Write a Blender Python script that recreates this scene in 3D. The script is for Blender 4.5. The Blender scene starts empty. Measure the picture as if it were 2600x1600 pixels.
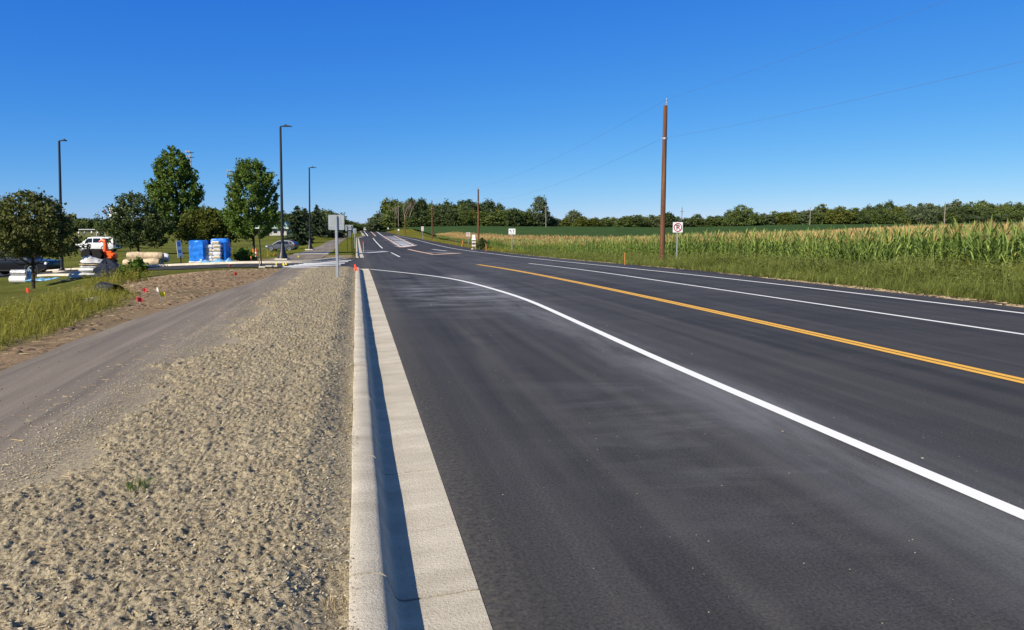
import bpy, math, random
import numpy as np
from mathutils import Vector, Matrix
random.seed(7)
RS = np.random.RandomState
sc = bpy.context.scene
COL = sc.collection

# ------------------------------------------------------------------ camera, sky, sun, exposure
F, CX, CY, HZ, CH = 1878., 1300., 800., 585., 1.7
PIT = math.atan((CY - HZ) / F)
YAW = math.atan(395 * math.cos(PIT) / F)
cam = bpy.data.cameras.new('camera'); camo = bpy.data.objects.new('camera', cam); COL.objects.link(camo)
camo.location = (0, 0, CH); camo.rotation_euler = (math.pi / 2 - PIT, 0, -YAW)
cam.sensor_width = 36; cam.lens = 36 * F / 2600.; cam.clip_start = .05; cam.clip_end = 6000
sc.camera = camo
SUN_EL = math.radians(34); SUN_AZ = math.atan2(-.81, -.58)
w = bpy.data.worlds.new('World'); sc.world = w; w.use_nodes = True
nt = w.node_tree; nt.nodes.clear()
sky = nt.nodes.new('ShaderNodeTexSky'); sky.sky_type = 'NISHITA'; sky.sun_disc = False
sky.sun_elevation = SUN_EL; sky.sun_rotation = SUN_AZ % (2 * math.pi)
sky.altitude = 300; sky.air_density = .8; sky.dust_density = 0; sky.ozone_density = 5.0
sep = nt.nodes.new('ShaderNodeSeparateColor'); cmb = nt.nodes.new('ShaderNodeCombineColor')
nt.links.new(sky.outputs[0], sep.inputs[0])
for i, (gam, k) in enumerate(((1.5, .82), (.9, .77), (.35, .95))):      # deep clear-day blue, as the camera recorded it
    m1 = nt.nodes.new('ShaderNodeMath'); m1.operation = 'MULTIPLY'; m1.inputs[1].default_value = .1
    m2 = nt.nodes.new('ShaderNodeMath'); m2.operation = 'POWER'; m2.inputs[1].default_value = gam
    m3 = nt.nodes.new('ShaderNodeMath'); m3.operation = 'MULTIPLY'; m3.inputs[1].default_value = k / .1 / 1.414
    nt.links.new(sep.outputs[i], m1.inputs[0]); nt.links.new(m1.outputs[0], m2.inputs[0]); nt.links.new(m2.outputs[0], m3.inputs[0]); nt.links.new(m3.outputs[0], cmb.inputs[i])
bg = nt.nodes.new('ShaderNodeBackground'); bg.inputs['Strength'].default_value = .1
wo = nt.nodes.new('ShaderNodeOutputWorld')
tcw = nt.nodes.new('ShaderNodeTexCoord'); sxw = nt.nodes.new('ShaderNodeSeparateXYZ'); mrw = nt.nodes.new('ShaderNodeMapRange'); mrw.interpolation_type = 'SMOOTHSTEP'
mrw.inputs[1].default_value = .34; mrw.inputs[2].default_value = .62; mxw = nt.nodes.new('ShaderNodeMix'); mxw.data_type = 'RGBA'
nt.links.new(tcw.outputs['Generated'], sxw.inputs[0]); nt.links.new(sxw.outputs[2], mrw.inputs[0]); nt.links.new(mrw.outputs[0], mxw.inputs[0])
nt.links.new(cmb.outputs[0], mxw.inputs[6]); nt.links.new(sky.outputs[0], mxw.inputs[7]); nt.links.new(mxw.outputs[2], bg.inputs[0]); nt.links.new(bg.outputs[0], wo.inputs[0])
sl = bpy.data.lights.new('sun', 'SUN'); sl.energy = 5.0; sl.angle = math.radians(.5); sl.color = (1, .90, .74)
so = bpy.data.objects.new('sun', sl); COL.objects.link(so)
so.rotation_euler = Vector((.81 * math.cos(SUN_EL), .58 * math.cos(SUN_EL), -math.sin(SUN_EL))).to_track_quat('-Z', 'Y').to_euler()
sc.view_settings.view_transform = 'Standard'; sc.view_settings.look = 'None'
sc.view_settings.exposure = 0.5; sc.view_settings.gamma = 1
sc.view_settings.use_curve_mapping = False

# ------------------------------------------------------------------ materials
MATS = {}
def nodes_of(name, rough=.7, spec=.3, metal=0.):
    m = bpy.data.materials.new(name); m.use_nodes = True; t = m.node_tree
    b = t.nodes['Principled BSDF']; b.inputs['Roughness'].default_value = rough
    b.inputs['Specular IOR Level'].default_value = spec; b.inputs['Metallic'].default_value = metal
    MATS[name] = m
    return m, t, b
def N(t, kind, **kw):
    n = t.nodes.new('ShaderNode' + kind)
    for k, v in kw.items():
        if k in n.inputs: n.inputs[k].default_value = v
        else: setattr(n, k, v)
    return n
def L(t, a, b): t.links.new(a, b)
def math_(t, op, a, b=None, c=None):
    n = N(t, 'Math', operation=op)
    for i, x in enumerate((a, b, c)):
        if x is None: continue
        if isinstance(x, (int, float)): n.inputs[i].default_value = x
        else: L(t, x, n.inputs[i])
    return n.outputs[0]
def mixc(t, fac, a, b, mode='MIX'):
    n = N(t, 'Mix', data_type='RGBA', blend_type=mode); n.clamp_factor = True
    for i, x in ((0, fac), (6, a), (7, b)):
        if isinstance(x, (int, float)): n.inputs[i].default_value = x
        elif isinstance(x, tuple): n.inputs[i].default_value = (*x[:3], 1)
        else: L(t, x, n.inputs[i])
    return n.outputs[2]
def noise(t, vec, scale, detail=3, rough=.55, sv=None, dist=0):
    if sv:
        mp = N(t, 'Mapping'); mp.inputs['Scale'].default_value = sv; L(t, vec, mp.inputs[0]); vec = mp.outputs[0]
    n = N(t, 'TexNoise'); n.inputs['Scale'].default_value = scale; n.inputs['Detail'].default_value = detail
    n.inputs['Roughness'].default_value = rough; n.inputs['Distortion'].default_value = dist
    L(t, vec, n.inputs['Vector']); return n.outputs[0]
def ramp(t, fac, p0, p1, c0=(0, 0, 0), c1=(1, 1, 1)):
    r = N(t, 'ValToRGB'); e = r.color_ramp.elements
    e[0].position = p0; e[1].position = p1; e[0].color = (*c0, 1); e[1].color = (*c1, 1)
    L(t, fac, r.inputs[0]); return r.outputs[0]
def bump(t, b, h, s, d):
    n = N(t, 'Bump'); n.inputs['Strength'].default_value = s; n.inputs['Distance'].default_value = d
    L(t, h, n.inputs['Height']); L(t, n.outputs[0], b.inputs['Normal'])
def pos(t): return N(t, 'NewGeometry').outputs['Position']
def objc(t): return N(t, 'TexCoord').outputs['Object']
def mat(name, col, rough=.6, spec=.3, metal=0., var=.18, scale=4., bmp=0., bsc=20., col2=None):
    m, t, b = nodes_of(name, rough, spec, metal)
    v = objc(t); n = noise(t, v, scale, 4)
    c2 = col2 or tuple(x * (1 - var) for x in col)
    c = mixc(t, ramp(t, n, .32, .68), c2, tuple(min(1, x * (1 + var * .5)) for x in col))
    L(t, c, b.inputs['Base Color'])
    if bmp: bump(t, b, noise(t, v, bsc, 4), .6, bmp)
    return m
def leafmat(name, dark, light, trans=.3, rough=.55, extra=None):
    """foliage: colour by the per-leaf 'rnd' attribute, a little light passing through"""
    m, t, b = nodes_of(name, rough, .12)
    a = N(t, 'Attribute', attribute_name='rnd').outputs['Fac']
    c = mixc(t, a, dark, light)
    if extra:
        c = mixc(t, math_(t, 'MULTIPLY', math_(t, 'GREATER_THAN', a, extra[1]), .8), c, extra[0])
    L(t, c, b.inputs['Base Color'])
    tr = N(t, 'BsdfTranslucent'); L(t, mixc(t, 1., c, (1.1, 1.15, .55), 'MULTIPLY'), tr.inputs[0])
    mx = N(t, 'MixShader'); mx.inputs[0].default_value = trans
    L(t, b.outputs[0], mx.inputs[1]); L(t, tr.outputs[0], mx.inputs[2])
    L(t, mx.outputs[0], t.nodes['Material Output'].inputs[0])
    return m

def gauss(t, x, c, s):
    d = math_(t, 'DIVIDE', math_(t, 'SUBTRACT', x, c), s)
    return math_(t, 'EXPONENT', math_(t, 'MULTIPLY', math_(t, 'MULTIPLY', d, d), -1))

def asphalt_mat():
    m, t, b = nodes_of('asphalt', .8, .18)
    p = pos(t); sx = N(t, 'SeparateXYZ'); L(t, p, sx.inputs[0]); X, Y = sx.outputs[0], sx.outputs[1]
    st = noise(t, p, 1., 5, .6, (1.5, .045, 1), .6)
    st2 = noise(t, p, 1., 3, .5, (3.2, .02, 1), .3)
    pa = noise(t, p, .55, 5, .6)
    c = mixc(t, ramp(t, st, .34, .66), (.0265, .0265, .0285), (.053, .0515, .0515))
    c = mixc(t, math_(t, 'MULTIPLY', ramp(t, st2, .52, .7), .35), c, (.080, .076, .070))
    c = mixc(t, math_(t, 'MULTIPLY', ramp(t, pa, .5, .75), .3), c, (.066, .060, .056))
    fi = noise(t, p, 55, 4, .85)
    c = mixc(t, math_(t, 'MULTIPLY', ramp(t, fi, .38, .68), .85), mixc(t, 1., c, (.62, .62, .64), 'MULTIPLY'), mixc(t, 1., c, (1.95, 1.93, 1.9), 'MULTIPLY'))
    vo = N(t, 'TexVoronoi'); vo.inputs['Scale'].default_value = 22; L(t, p, vo.inputs['Vector'])
    vr = N(t, 'SeparateColor'); L(t, vo.outputs['Color'], vr.inputs[0])
    sp = math_(t, 'MULTIPLY', math_(t, 'LESS_THAN', vo.outputs['Distance'], .05), math_(t, 'GREATER_THAN', vr.outputs[0], .8))
    c = mixc(t, math_(t, 'MULTIPLY', sp, .4), c, (.36, .34, .30))
    # chalky paint dust beside the near white line and swept over the lane
    du = noise(t, p, 1., 5, .65, (1.8, .35, 1), .4)
    near = math_(t, 'MULTIPLY', gauss(t, X, 3.7, .62), math_(t, 'LESS_THAN', Y, 29))
    f1 = math_(t, 'MULTIPLY', near, ramp(t, du, .3, .68))
    du2 = noise(t, p, 1., 6, .7, (.5, 1.5, 1), .4)
    p2 = math_(t, 'MULTIPLY', math_(t, 'MULTIPLY', gauss(t, X, 2.4, 1.3), gauss(t, Y, 21, 4.5)), ramp(t, du2, .45, .62))
    p3 = math_(t, 'MULTIPLY', math_(t, 'MULTIPLY', gauss(t, X, 2.6, .9), gauss(t, Y, 5.6, 2.6)), ramp(t, du2, .44, .66))
    p4 = math_(t, 'MULTIPLY', math_(t, 'MULTIPLY', gauss(t, X, 8., 7.), gauss(t, Y, 46, 26)), math_(t, 'MULTIPLY', ramp(t, du2, .42, .7), .55))
    fs = math_(t, 'ADD', math_(t, 'ADD', math_(t, 'MULTIPLY', f1, .85), math_(t, 'MULTIPLY', p2, 1.5)), math_(t, 'ADD', math_(t, 'MULTIPLY', p3, .35), p4))
    c = mixc(t, math_(t, 'MULTIPLY', fs, .38), c, (.335, .345, .375))
    tk = 0.
    for a0, b0, y0 in ((1.35, .006, 3), (2.95, .0075, 3), (5.0, .001, 3), (6.5, .001, 3), (1.9, -.004, 6)):   # faint sweeping tyre tracks
        yd = math_(t, 'SUBTRACT', Y, y0); q = math_(t, 'SUBTRACT', X, math_(t, 'MULTIPLY', math_(t, 'MULTIPLY', yd, yd), b0)); tk = math_(t, 'ADD', gauss(t, q, a0, .13), tk)
    c = mixc(t, math_(t, 'MULTIPLY', math_(t, 'MULTIPLY', tk, ramp(t, noise(t, p, 1., 4, .6, (2, .5, 1)), .35, .7)), .30), c, (.115, .108, .10))
    # gritty soil tracked along the gutter
    gr = math_(t, 'MULTIPLY', gauss(t, X, .5, .3), ramp(t, noise(t, p, 26, 6, .75), .36, .72))
    c = mixc(t, math_(t, 'MULTIPLY', gr, .45), c, (.21, .19, .15))
    L(t, c, b.inputs['Base Color']); bump(t, b, fi, .5, .006)
    return m
def concrete_mat(name='concrete', a=(.60, .55, .455), c0=(.39, .35, .275)):
    m, t, b = nodes_of(name, .9, .2)
    p = pos(t)
    n1 = noise(t, p, 1., 6, .65, (1.2, 3.5, 1.2)); n2 = noise(t, p, 70, 4, .75); n3 = noise(t, p, 1., 4, .6, (5, 60, 5))
    c = mixc(t, ramp(t, n1, .3, .7), c0, a)
    c = mixc(t, math_(t, 'MULTIPLY', ramp(t, n3, .5, .75), .25), c, (.36, .32, .26))
    c = mixc(t, math_(t, 'MULTIPLY', ramp(t, n2, .52, .66), .5), c, (.27, .24, .19))
    L(t, c, b.inputs['Base Color']); bump(t, b, n2, .9, .010)
    return m
def path_mat():
    m, t, b = nodes_of('dusty_path', .88, .2)
    p = pos(t); sx = N(t, 'SeparateXYZ'); L(t, p, sx.inputs[0]); X, Y = sx.outputs[0], sx.outputs[1]
    st = noise(t, p, 1., 6, .6, (2.6, .12, 1), .7); st2 = noise(t, p, 1., 4, .6, (6, .1, 1), .3)
    fi = noise(t, p, 90, 3, .7)
    c = mixc(t, ramp(t, st, .32, .68), (.155, .132, .112), (.262, .222, .178))
    c = mixc(t, math_(t, 'MULTIPLY', ramp(t, st2, .5, .68), .55), c, (.34, .285, .23))
    c = mixc(t, math_(t, 'MULTIPLY', ramp(t, fi, .4, .75), .5), mixc(t, 1., c, (.8, .8, .8), 'MULTIPLY'), mixc(t, 1., c, (1.4, 1.4, 1.35), 'MULTIPLY'))
    # mulch fibres blown on to the right side
    sd = math_(t, 'ADD', X, math_(t, 'MULTIPLY', math_(t, 'SUBTRACT', noise(t, p, 1.3, 5, .6), .5), 1.5))
    e = N(t, 'MapRange'); e.inputs[1].default_value = -2.65; e.inputs[2].default_value = -1.85; L(t, sd, e.inputs[0])
    fb = noise(t, p, 1., 4, .75, (60, 45, 60), .8)
    lim = math_(t, 'MULTIPLY', math_(t, 'GREATER_THAN', math_(t, 'ADD', fb, math_(t, 'MULTIPLY', e.outputs[0], .16)), .66), .8)
    c = mixc(t, lim, c, (.50, .43, .27))
    c = mixc(t, math_(t, 'MULTIPLY', math_(t, 'MULTIPLY', e.outputs[0], ramp(t, noise(t, p, 7, 5, .7), .35, .65)), .55), c, (.36, .30, .19))
    L(t, c, b.inputs['Base Color']); bump(t, b, math_(t, 'ADD', fi, math_(t, 'MULTIPLY', lim, .5)), .6, .01)
    return m
def mulch_mat():
    m, t, b = nodes_of('mulched_soil', .95, .1)
    p = pos(t); n1 = noise(t, p, 1.2, 5, .6); n2 = noise(t, p, 75, 4, .75); n3 = noise(t, p, 24, 4, .7)
    c = mixc(t, ramp(t, n1, .3, .7), (.37, .315, .22), (.46, .40, .285))
    c = mixc(t, ramp(t, n2, .38, .56), (.24, .195, .12), c)
    c = mixc(t, math_(t, 'MULTIPLY', ramp(t, n3, .58, .66), .75), c, (.075, .06, .045))
    n4 = noise(t, p, 1., 3, .8, (36, 27, 36), .6); c = mixc(t, math_(t, 'MULTIPLY', ramp(t, n4, .535, .59), .78), c, (.085, .07, .05))
    L(t, c, b.inputs['Base Color']); bump(t, b, n2, .9, .012)
    return m
def terrain_mat():
    m, t, b = nodes_of('ground_cover', 1., 0.)
    p = pos(t); a = N(t, 'Attribute', attribute_name='tint').outputs['Color']
    n1 = noise(t, p, .35, 6, .65); n2 = noise(t, p, 9, 4, .7); n3 = noise(t, p, 60, 3, .7)
    c = mixc(t, ramp(t, n1, .3, .7), mixc(t, 1., a, (.78, .82, .8), 'MULTIPLY'), mixc(t, 1., a, (1.2, 1.12, 1.1), 'MULTIPLY'))
    sr = N(t, 'SeparateColor'); L(t, a, sr.inputs[0]); dm = ramp(t, math_(t, 'SUBTRACT', sr.outputs[0], sr.outputs[1]), .03, .06)
    n5 = noise(t, p, 1., 6, .75, (2.6, 1.6, 2.6), .8)
    c = mixc(t, math_(t, 'MULTIPLY', dm, ramp(t, n5, .56, .44)), c, (.10, .07, .045)); c = mixc(t, math_(t, 'MULTIPLY', dm, math_(t, 'MULTIPLY', ramp(t, n5, .54, .66), .6)), c, (.43, .325, .215))
    c = mixc(t, ramp(t, n2, .3, .7), mixc(t, 1., c, (.72, .75, .7), 'MULTIPLY'), mixc(t, 1., c, (1.22, 1.2, 1.2), 'MULTIPLY'))
    c = mixc(t, math_(t, 'MULTIPLY', ramp(t, n3, .35, .7), .5), mixc(t, 1., c, (.8, .8, .8), 'MULTIPLY'), mixc(t, 1., c, (1.25, 1.25, 1.25), 'MULTIPLY'))
    L(t, c, b.inputs['Base Color']); bump(t, b, math_(t, 'ADD', n2, n3), .8, .05)
    return m
def paint_mat(name, col, wear=.5):
    m, t, b = nodes_of(name, .6, .3)
    p = pos(t); n = noise(t, p, 130, 3, .7); n2 = noise(t, p, 3, 4, .6)
    f = math_(t, 'MULTIPLY', ramp(t, math_(t, 'ADD', n, math_(t, 'MULTIPLY', n2, .3)), .78, .95), wear)
    L(t, mixc(t, f, col, (.2, .2, .2)), b.inputs['Base Color']); bump(t, b, n, .4, .004)
    return m
M_asph = asphalt_mat(); M_conc = concrete_mat(); M_path = path_mat(); M_mulch = mulch_mat(); M_ter = terrain_mat()
M_white = paint_mat('white_road_paint', (.80, .80, .78)); M_yel = paint_mat('yellow_road_paint', (.78, .42, .05), .35)
M_or = paint_mat('orange_white_paint', (.78, .52, .36), .5); M_grey = paint_mat('worn_white_paint', (.52, .53, .55), .8)
M_steel = mat('galvanised_steel', (.40, .43, .46), .5, .5, .35, .15, 6)
M_alum = mat('sign_back_aluminium', (.34, .38, .40), .55, .5, .25, .14, 5)
M_black = mat('black_painted_steel', (.012, .012, .014), .45, .5, 0, .2, 4)
M_wood, t, b = nodes_of('weathered_pole_wood', .85, .1)
v = objc(t); c = mixc(t, ramp(t, noise(t, v, 1., 5, .7, (9, 9, .35)), .35, .65), (.07, .034, .02), (.20, .10, .055)); c = mixc(t, math_(t, 'MULTIPLY', ramp(t, noise(t, v, 1., 4, .7, (5, 5, 1.2)), .6, .72), .5), c, (.30, .20, .14))
L(t, c, b.inputs['Base Color']); bump(t, b, noise(t, v, 1., 4, .7, (30, 30, 1.)), .8, .012)
M_wood2 = mat('grey_pole_wood', (.30, .26, .21), .85, .15, 0, .3, 3, .01, 30)
M_lath = mat('stake_orange', (.68, .24, .06), .7, .2, 0, .15, 9)
M_orpl = mat('orange_plastic', (.88, .13, .02), .45, .4, 0, .08, 3)
M_redfl = mat('orange_red_ribbon', (.85, .09, .04), .5, .3, 0, .1, 12)
M_red = mat('red_flag', (.75, .02, .035), .5, .3, 0, .1, 12)
M_yelfl = mat('yellow_flag', (.82, .66, .02), .5, .3, 0, .1, 12)
M_wh = mat('white_plastic', (.78, .78, .76), .5, .35, 0, .08, 5)
M_signw = mat('sign_white', (.80, .80, .80), .45, .4, 0, .04, 3)
M_signr = mat('sign_red', (.42, .02, .05), .45, .4, 0, .06, 3)
M_signk = mat('sign_black', (.012, .012, .02), .45, .4, 0, .06, 3)
M_tarp = mat('blue_tarp', (.010, .19, .72), .42, .45, 0, .3, 3, .03, 7)
M_tarp2 = mat('pale_blue_tarp', (.16, .38, .62), .45, .4, 0, .5, 4, .03, 9)
M_sack = mat('white_sacks', (.66, .67, .68), .55, .3, 0, .2, 3, .03, 8)
M_sackg = mat('grey_fabric_sacks', (.50, .50, .50), .7, .2, 0, .45, 3, .04, 7)
M_print = mat('sack_print', (.44, .33, .16), .6, .3, 0, .3, 9)
M_ply = mat('plywood', (.62, .48, .28), .8, .2, 0, .15, 3)
M_wattle = mat('straw_wattle_net', (.55, .44, .30), .9, .1, 0, .4, 4, .03, 16)
M_film = mat('silver_film', (.48, .48, .50), .35, .5, .4, .4, 4, .02, 9)
M_dk = mat('dark_fabric', (.018, .018, .02), .8, .2, 0, .3, 5, .02, 8)
M_tyre = mat('tyre_rubber', (.014, .014, .014), .8, .2, 0, .2, 8)
M_rim = mat('alloy_rim', (.55, .56, .58), .35, .5, .7, .1, 5)
M_glass = mat('car_glass', (.012, .015, .018), .08, .7, 0, .1, 2)
M_carw = mat('white_car_paint', (.74, .75, .77), .3, .5, 0, .03, 2)
M_carg = mat('grey_car_paint', (.11, .12, .14), .3, .5, .3, .05, 2)
M_cark = mat('dark_blue_car_paint', (.010, .012, .022), .25, .6, 0, .1, 2)
M_lamp = mat('headlight_glass', (.75, .77, .8), .2, .6, 0, .05, 5)
M_tail = mat('tail_light', (.35, .01, .01), .3, .5, 0, .1, 5)
M_trim = mat('black_trim', (.02, .02, .02), .6, .3, 0, .1, 5)
M_roofg = mat('green_metal_roof', (.22, .36, .32), .5, .4, 0, .1, .4)
M_wall = mat('pale_wall', (.46, .45, .42), .8, .2, 0, .1, .5)
M_bark = mat('bark', (.085, .066, .05), .95, .1, 0, .4, 5, .02, 18)
M_barkd = mat('dead_branch', (.32, .26, .20), .95, .1, 0, .3, 3)
M_rock = mat('limestone_rock', (.42, .40, .36), .9, .15, 0, .3, 3, .03, 9)
M_pipe = mat('black_corrugated_pipe', (.016, .016, .018), .6, .3, 0, .2, 6)
M_skin = mat('skin', (.45, .27, .19), .6, .3, 0, .1, 6)
M_clod = mat('mulch_clods', (.40, .335, .21), .95, .1, 0, .35, 22)
M_straw = leafmat('straw_bits', (.30, .21, .11), (.62, .50, .30), .1)
M_gravel = leafmat('road_chips', (.22, .19, .14), (.50, .45, .36), 0)
LM = dict(
    maple=leafmat('maple_leaves', (0.0690, 0.1218, 0.0244), (0.1665, 0.2334, 0.0487), .28),
    crab=leafmat('crabapple_leaves', (0.0600, 0.0743, 0.0240), (0.1576, 0.1680, 0.0510), .22, .55, ((.15, .085, .05), .93)),
    crabg=leafmat('dark_crabapple_leaves', (0.0426, 0.0674, 0.0246), (0.1147, 0.1423, 0.0491), .22),
    round=leafmat('olive_leaves', (.050, .066, .012), (.120, .135, .026), .28),
    spruce=leafmat('spruce_needles', (0.0252, 0.0462, 0.0252), (0.0840, 0.1092, 0.0546), .1),
    wood=leafmat('wood_leaves', (0.0529, 0.0869, 0.0265), (0.1512, 0.1852, 0.0491), .25),
    woodd=leafmat('dark_wood_leaves', (0.0371, 0.0607, 0.0236), (0.0979, 0.1283, 0.0439), .22),
    woody=leafmat('yellow_green_leaves', (0.0768, 0.0983, 0.0196), (0.1663, 0.1755, 0.0365), .28),
    woodb=leafmat('blue_green_leaves', (0.0655, 0.0910, 0.0473), (0.1547, 0.1820, 0.0910), .22),
    corn=leafmat('corn_leaves', (0.0675, 0.1125, 0.0234), (0.3250, 0.4290, 0.1170), .3, .4, ((.34, .30, .07), .965)),
    corny=leafmat('yellow_corn_leaves', (.20, .19, .04), (.42, .34, .10), .3),
    tassel=leafmat('corn_tassels', (.40, .26, .10), (.68, .48, .23), .15),
    weed=leafmat('roadside_weeds', (0.0612, 0.0850, 0.0153), (0.3120, 0.3420, 0.0900), .3, .55, ((.34, .27, .10), .975)),
    weedl=leafmat('ditch_grass', (.14, .145, .02), (.44, .40, .09), .3, .55, ((.42, .32, .12), .96)),
    green=leafmat('broad_green_leaves', (.045, .095, .014), (.12, .19, .035), .3),
    soy=leafmat('soy_leaves', (.016, .050, .014), (.036, .088, .026), .2))

# ------------------------------------------------------------------ mesh helpers
def tag(o, label=None, cat=None, group=None, kind=None):
    if label: o['label'] = label
    if cat: o['category'] = cat
    if group: o['group'] = group
    if kind: o['kind'] = kind
    return o
def thing(name, label, cat, loc=(0, 0, 0), rz=0., group=None):
    o = bpy.data.objects.new(name, None); COL.objects.link(o); o.empty_display_size = .2
    o.location = loc; o.rotation_euler = (0, 0, rz)
    return tag(o, label, cat, group)
class MB:
    def __init__(s): s.v = []; s.f = []; s.m = []; s.cur = 0
    def add(s, vs, fs):
        n = len(s.v); s.v += [tuple(x) for x in vs]
        for f in fs: s.f.append([n + i for i in f]); s.m.append(s.cur)
        return s
    def box(s, c, d, rz=0., rx=0., ry=0., taper=1.):
        R = Matrix.Rotation(rz, 3, 'Z') @ Matrix.Rotation(ry, 3, 'Y') @ Matrix.Rotation(rx, 3, 'X')
        vs = []
        for z in (-.5, .5):
            k = taper if z > 0 else 1.
            for x, y in ((-.5, -.5), (.5, -.5), (.5, .5), (-.5, .5)):
                vs.append(Vector(c) + R @ Vector((x * d[0] * k, y * d[1] * k, z * d[2])))
        return s.add(vs, [(3, 2, 1, 0), (4, 5, 6, 7), (0, 1, 5, 4), (1, 2, 6, 5), (2, 3, 7, 6), (3, 0, 4, 7)])
    def bbox(s, c, d, b=.02, rz=0.):
        """box with chamfered edges"""
        R = Matrix.Rotation(rz, 3, 'Z'); X, Y, Z = d[0] / 2, d[1] / 2, d[2] / 2; b = min(b, X * .9, Y * .9, Z * .9)
        def ring(x, y, z):
            q = min(b, x * .9, y * .9)
            pts = [(-x + q, -y), (x - q, -y), (x, -y + q), (x, y - q), (x - q, y), (-x + q, y), (-x, y - q), (-x, -y + q)]
            return [Vector(c) + R @ Vector((a, e, z)) for a, e in pts]
        s.loft([ring(X - b, Y - b, -Z), ring(X, Y, -Z + b), ring(X, Y, Z - b), ring(X - b, Y - b, Z)]); return s
    def loft(s, rings, cap=True):
        n = len(rings[0]); vs = [p for r in rings for p in r]; fs = []
        for i in range(len(rings) - 1):
            for j in range(n):
                k = (j + 1) % n; fs.append((i * n + j, i * n + k, (i + 1) * n + k, (i + 1) * n + j))
        if cap: fs.append(tuple(reversed(range(n)))); fs.append(tuple((len(rings) - 1) * n + j for j in range(n)))
        return s.add(vs, fs)
    def tube(s, pts, rad, n=8, cap=True):
        pts = [Vector(p) for p in pts]; rad = rad if isinstance(rad, (list, tuple)) else [rad] * len(pts)
        rings = []; ref = None
        for i, p in enumerate(pts):
            d = (pts[min(i + 1, len(pts) - 1)] - pts[max(i - 1, 0)]).normalized()
            if ref is None: ref = Vector((1, 0, 0)) if abs(d.x) < .9 else Vector((0, 1, 0))
            a = (ref - d * ref.dot(d)).normalized(); ref = a; b = d.cross(a)
            rings.append([p + (a * math.cos(2 * math.pi * j / n) + b * math.sin(2 * math.pi * j / n)) * rad[i] for j in range(n)])
        return s.loft(rings, cap)
    def lathe(s, prof, n=12, c=(0, 0, 0)):
        c = Vector(c)
        return s.loft([[c + Vector((r * math.cos(2 * math.pi * j / n), r * math.sin(2 * math.pi * j / n), z)) for j in range(n)] for r, z in prof])
    def prism(s, poly, y0, y1):
        """polygon in XZ extruded along Y"""
        return s.loft([[Vector((x, y0, z)) for x, z in poly], [Vector((x, y1, z)) for x, z in poly]])
    def build(s, name, mats, parent=None, smooth=False, loc=None):
        me = bpy.data.meshes.new(name); me.from_pydata(s.v, [], s.f)
        for m in (mats if isinstance(mats, (list, tuple)) else [mats]): me.materials.append(m)
        if any(s.m): me.polygons.foreach_set('material_index', s.m)
        import bmesh
        bm = bmesh.new(); bm.from_mesh(me); bmesh.ops.recalc_face_normals(bm, faces=bm.faces); bm.to_mesh(me); bm.free()
        if smooth:
            me.polygons.foreach_set('use_smooth', [True] * len(me.polygons))
            try: me.set_sharp_from_angle(angle=math.radians(40))
            except Exception: pass
        o = bpy.data.objects.new(name, me); COL.objects.link(o)
        if parent: o.parent = parent
        if loc: o.location = loc
        return o
def npmesh(name, V, Q, mats, parent=None, mi=None, rnd=None, col=None, smooth=False, link=True):
    V = np.ascontiguousarray(V, np.float32); Q = np.ascontiguousarray(Q, np.int32); k = Q.shape[1]
    me = bpy.data.meshes.new(name)
    me.vertices.add(len(V)); me.vertices.foreach_set('co', V.ravel())
    me.loops.add(Q.size); me.loops.foreach_set('vertex_index', Q.ravel())
    me.polygons.add(len(Q)); me.polygons.foreach_set('loop_start', np.arange(0, Q.size, k, dtype=np.int32))
    for m in (mats if isinstance(mats, (list, tuple)) else [mats]): me.materials.append(m)
    if mi is not None: me.polygons.foreach_set('material_index', np.ascontiguousarray(mi, np.int32))
    if smooth: me.polygons.foreach_set('use_smooth', np.ones(len(Q), bool))
    me.update(calc_edges=True)
    if rnd is not None:
        a = me.attributes.new('rnd', 'FLOAT', 'POINT'); a.data.foreach_set('value', np.ascontiguousarray(rnd, np.float32))
    if col is not None:
        a = me.attributes.new('tint', 'FLOAT_COLOR', 'POINT')
        a.data.foreach_set('color', np.ascontiguousarray(np.c_[col, np.ones(len(col))], np.float32).ravel())
    if not link: return me
    o = bpy.data.objects.new(name, me); COL.objects.link(o)
    if parent: o.parent = parent
    return o
def grid_quads(nr, nc):
    i = np.arange((nr - 1) * (nc - 1)); r = i // (nc - 1); c = i % (nc - 1); a = r * nc + c
    return np.c_[a, a + 1, a + nc + 1, a + nc]
def copy_tree(o, parent=None):
    c = o.copy(); COL.objects.link(c)
    if parent: c.parent = parent
    for ch in o.children: copy_tree(ch, c)
    return c
# value noise on arrays
def vnoise(x, y, seed=0):
    xi = np.floor(x).astype(np.int64); yi = np.floor(y).astype(np.int64); fx = x - xi; fy = y - yi
    fx = fx * fx * (3 - 2 * fx); fy = fy * fy * (3 - 2 * fy)
    def h(a, b):
        n = (a * 374761393 + b * 668265263 + seed * 974634533) & 0xffffffff
        n = ((n ^ (n >> 13)) * 1274126177) & 0xffffffff
        return ((n ^ (n >> 16)) & 0xffff) / 65535.
    return (h(xi, yi) * (1 - fx) + h(xi + 1, yi) * fx) * (1 - fy) + (h(xi, yi + 1) * (1 - fx) + h(xi + 1, yi + 1) * fx) * fy
def fbm(x, y, oct=4, seed=0, g=.5):
    s = 0; a = 1; t = 0
    for i in range(oct): s = s + a * vnoise(x * 2 ** i, y * 2 ** i, seed + i); t += a; a *= g
    return s / t
def sstep(a, b, x): t = np.clip((x - a) / (b - a), 0, 1); return t * t * (3 - 2 * t)

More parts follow.
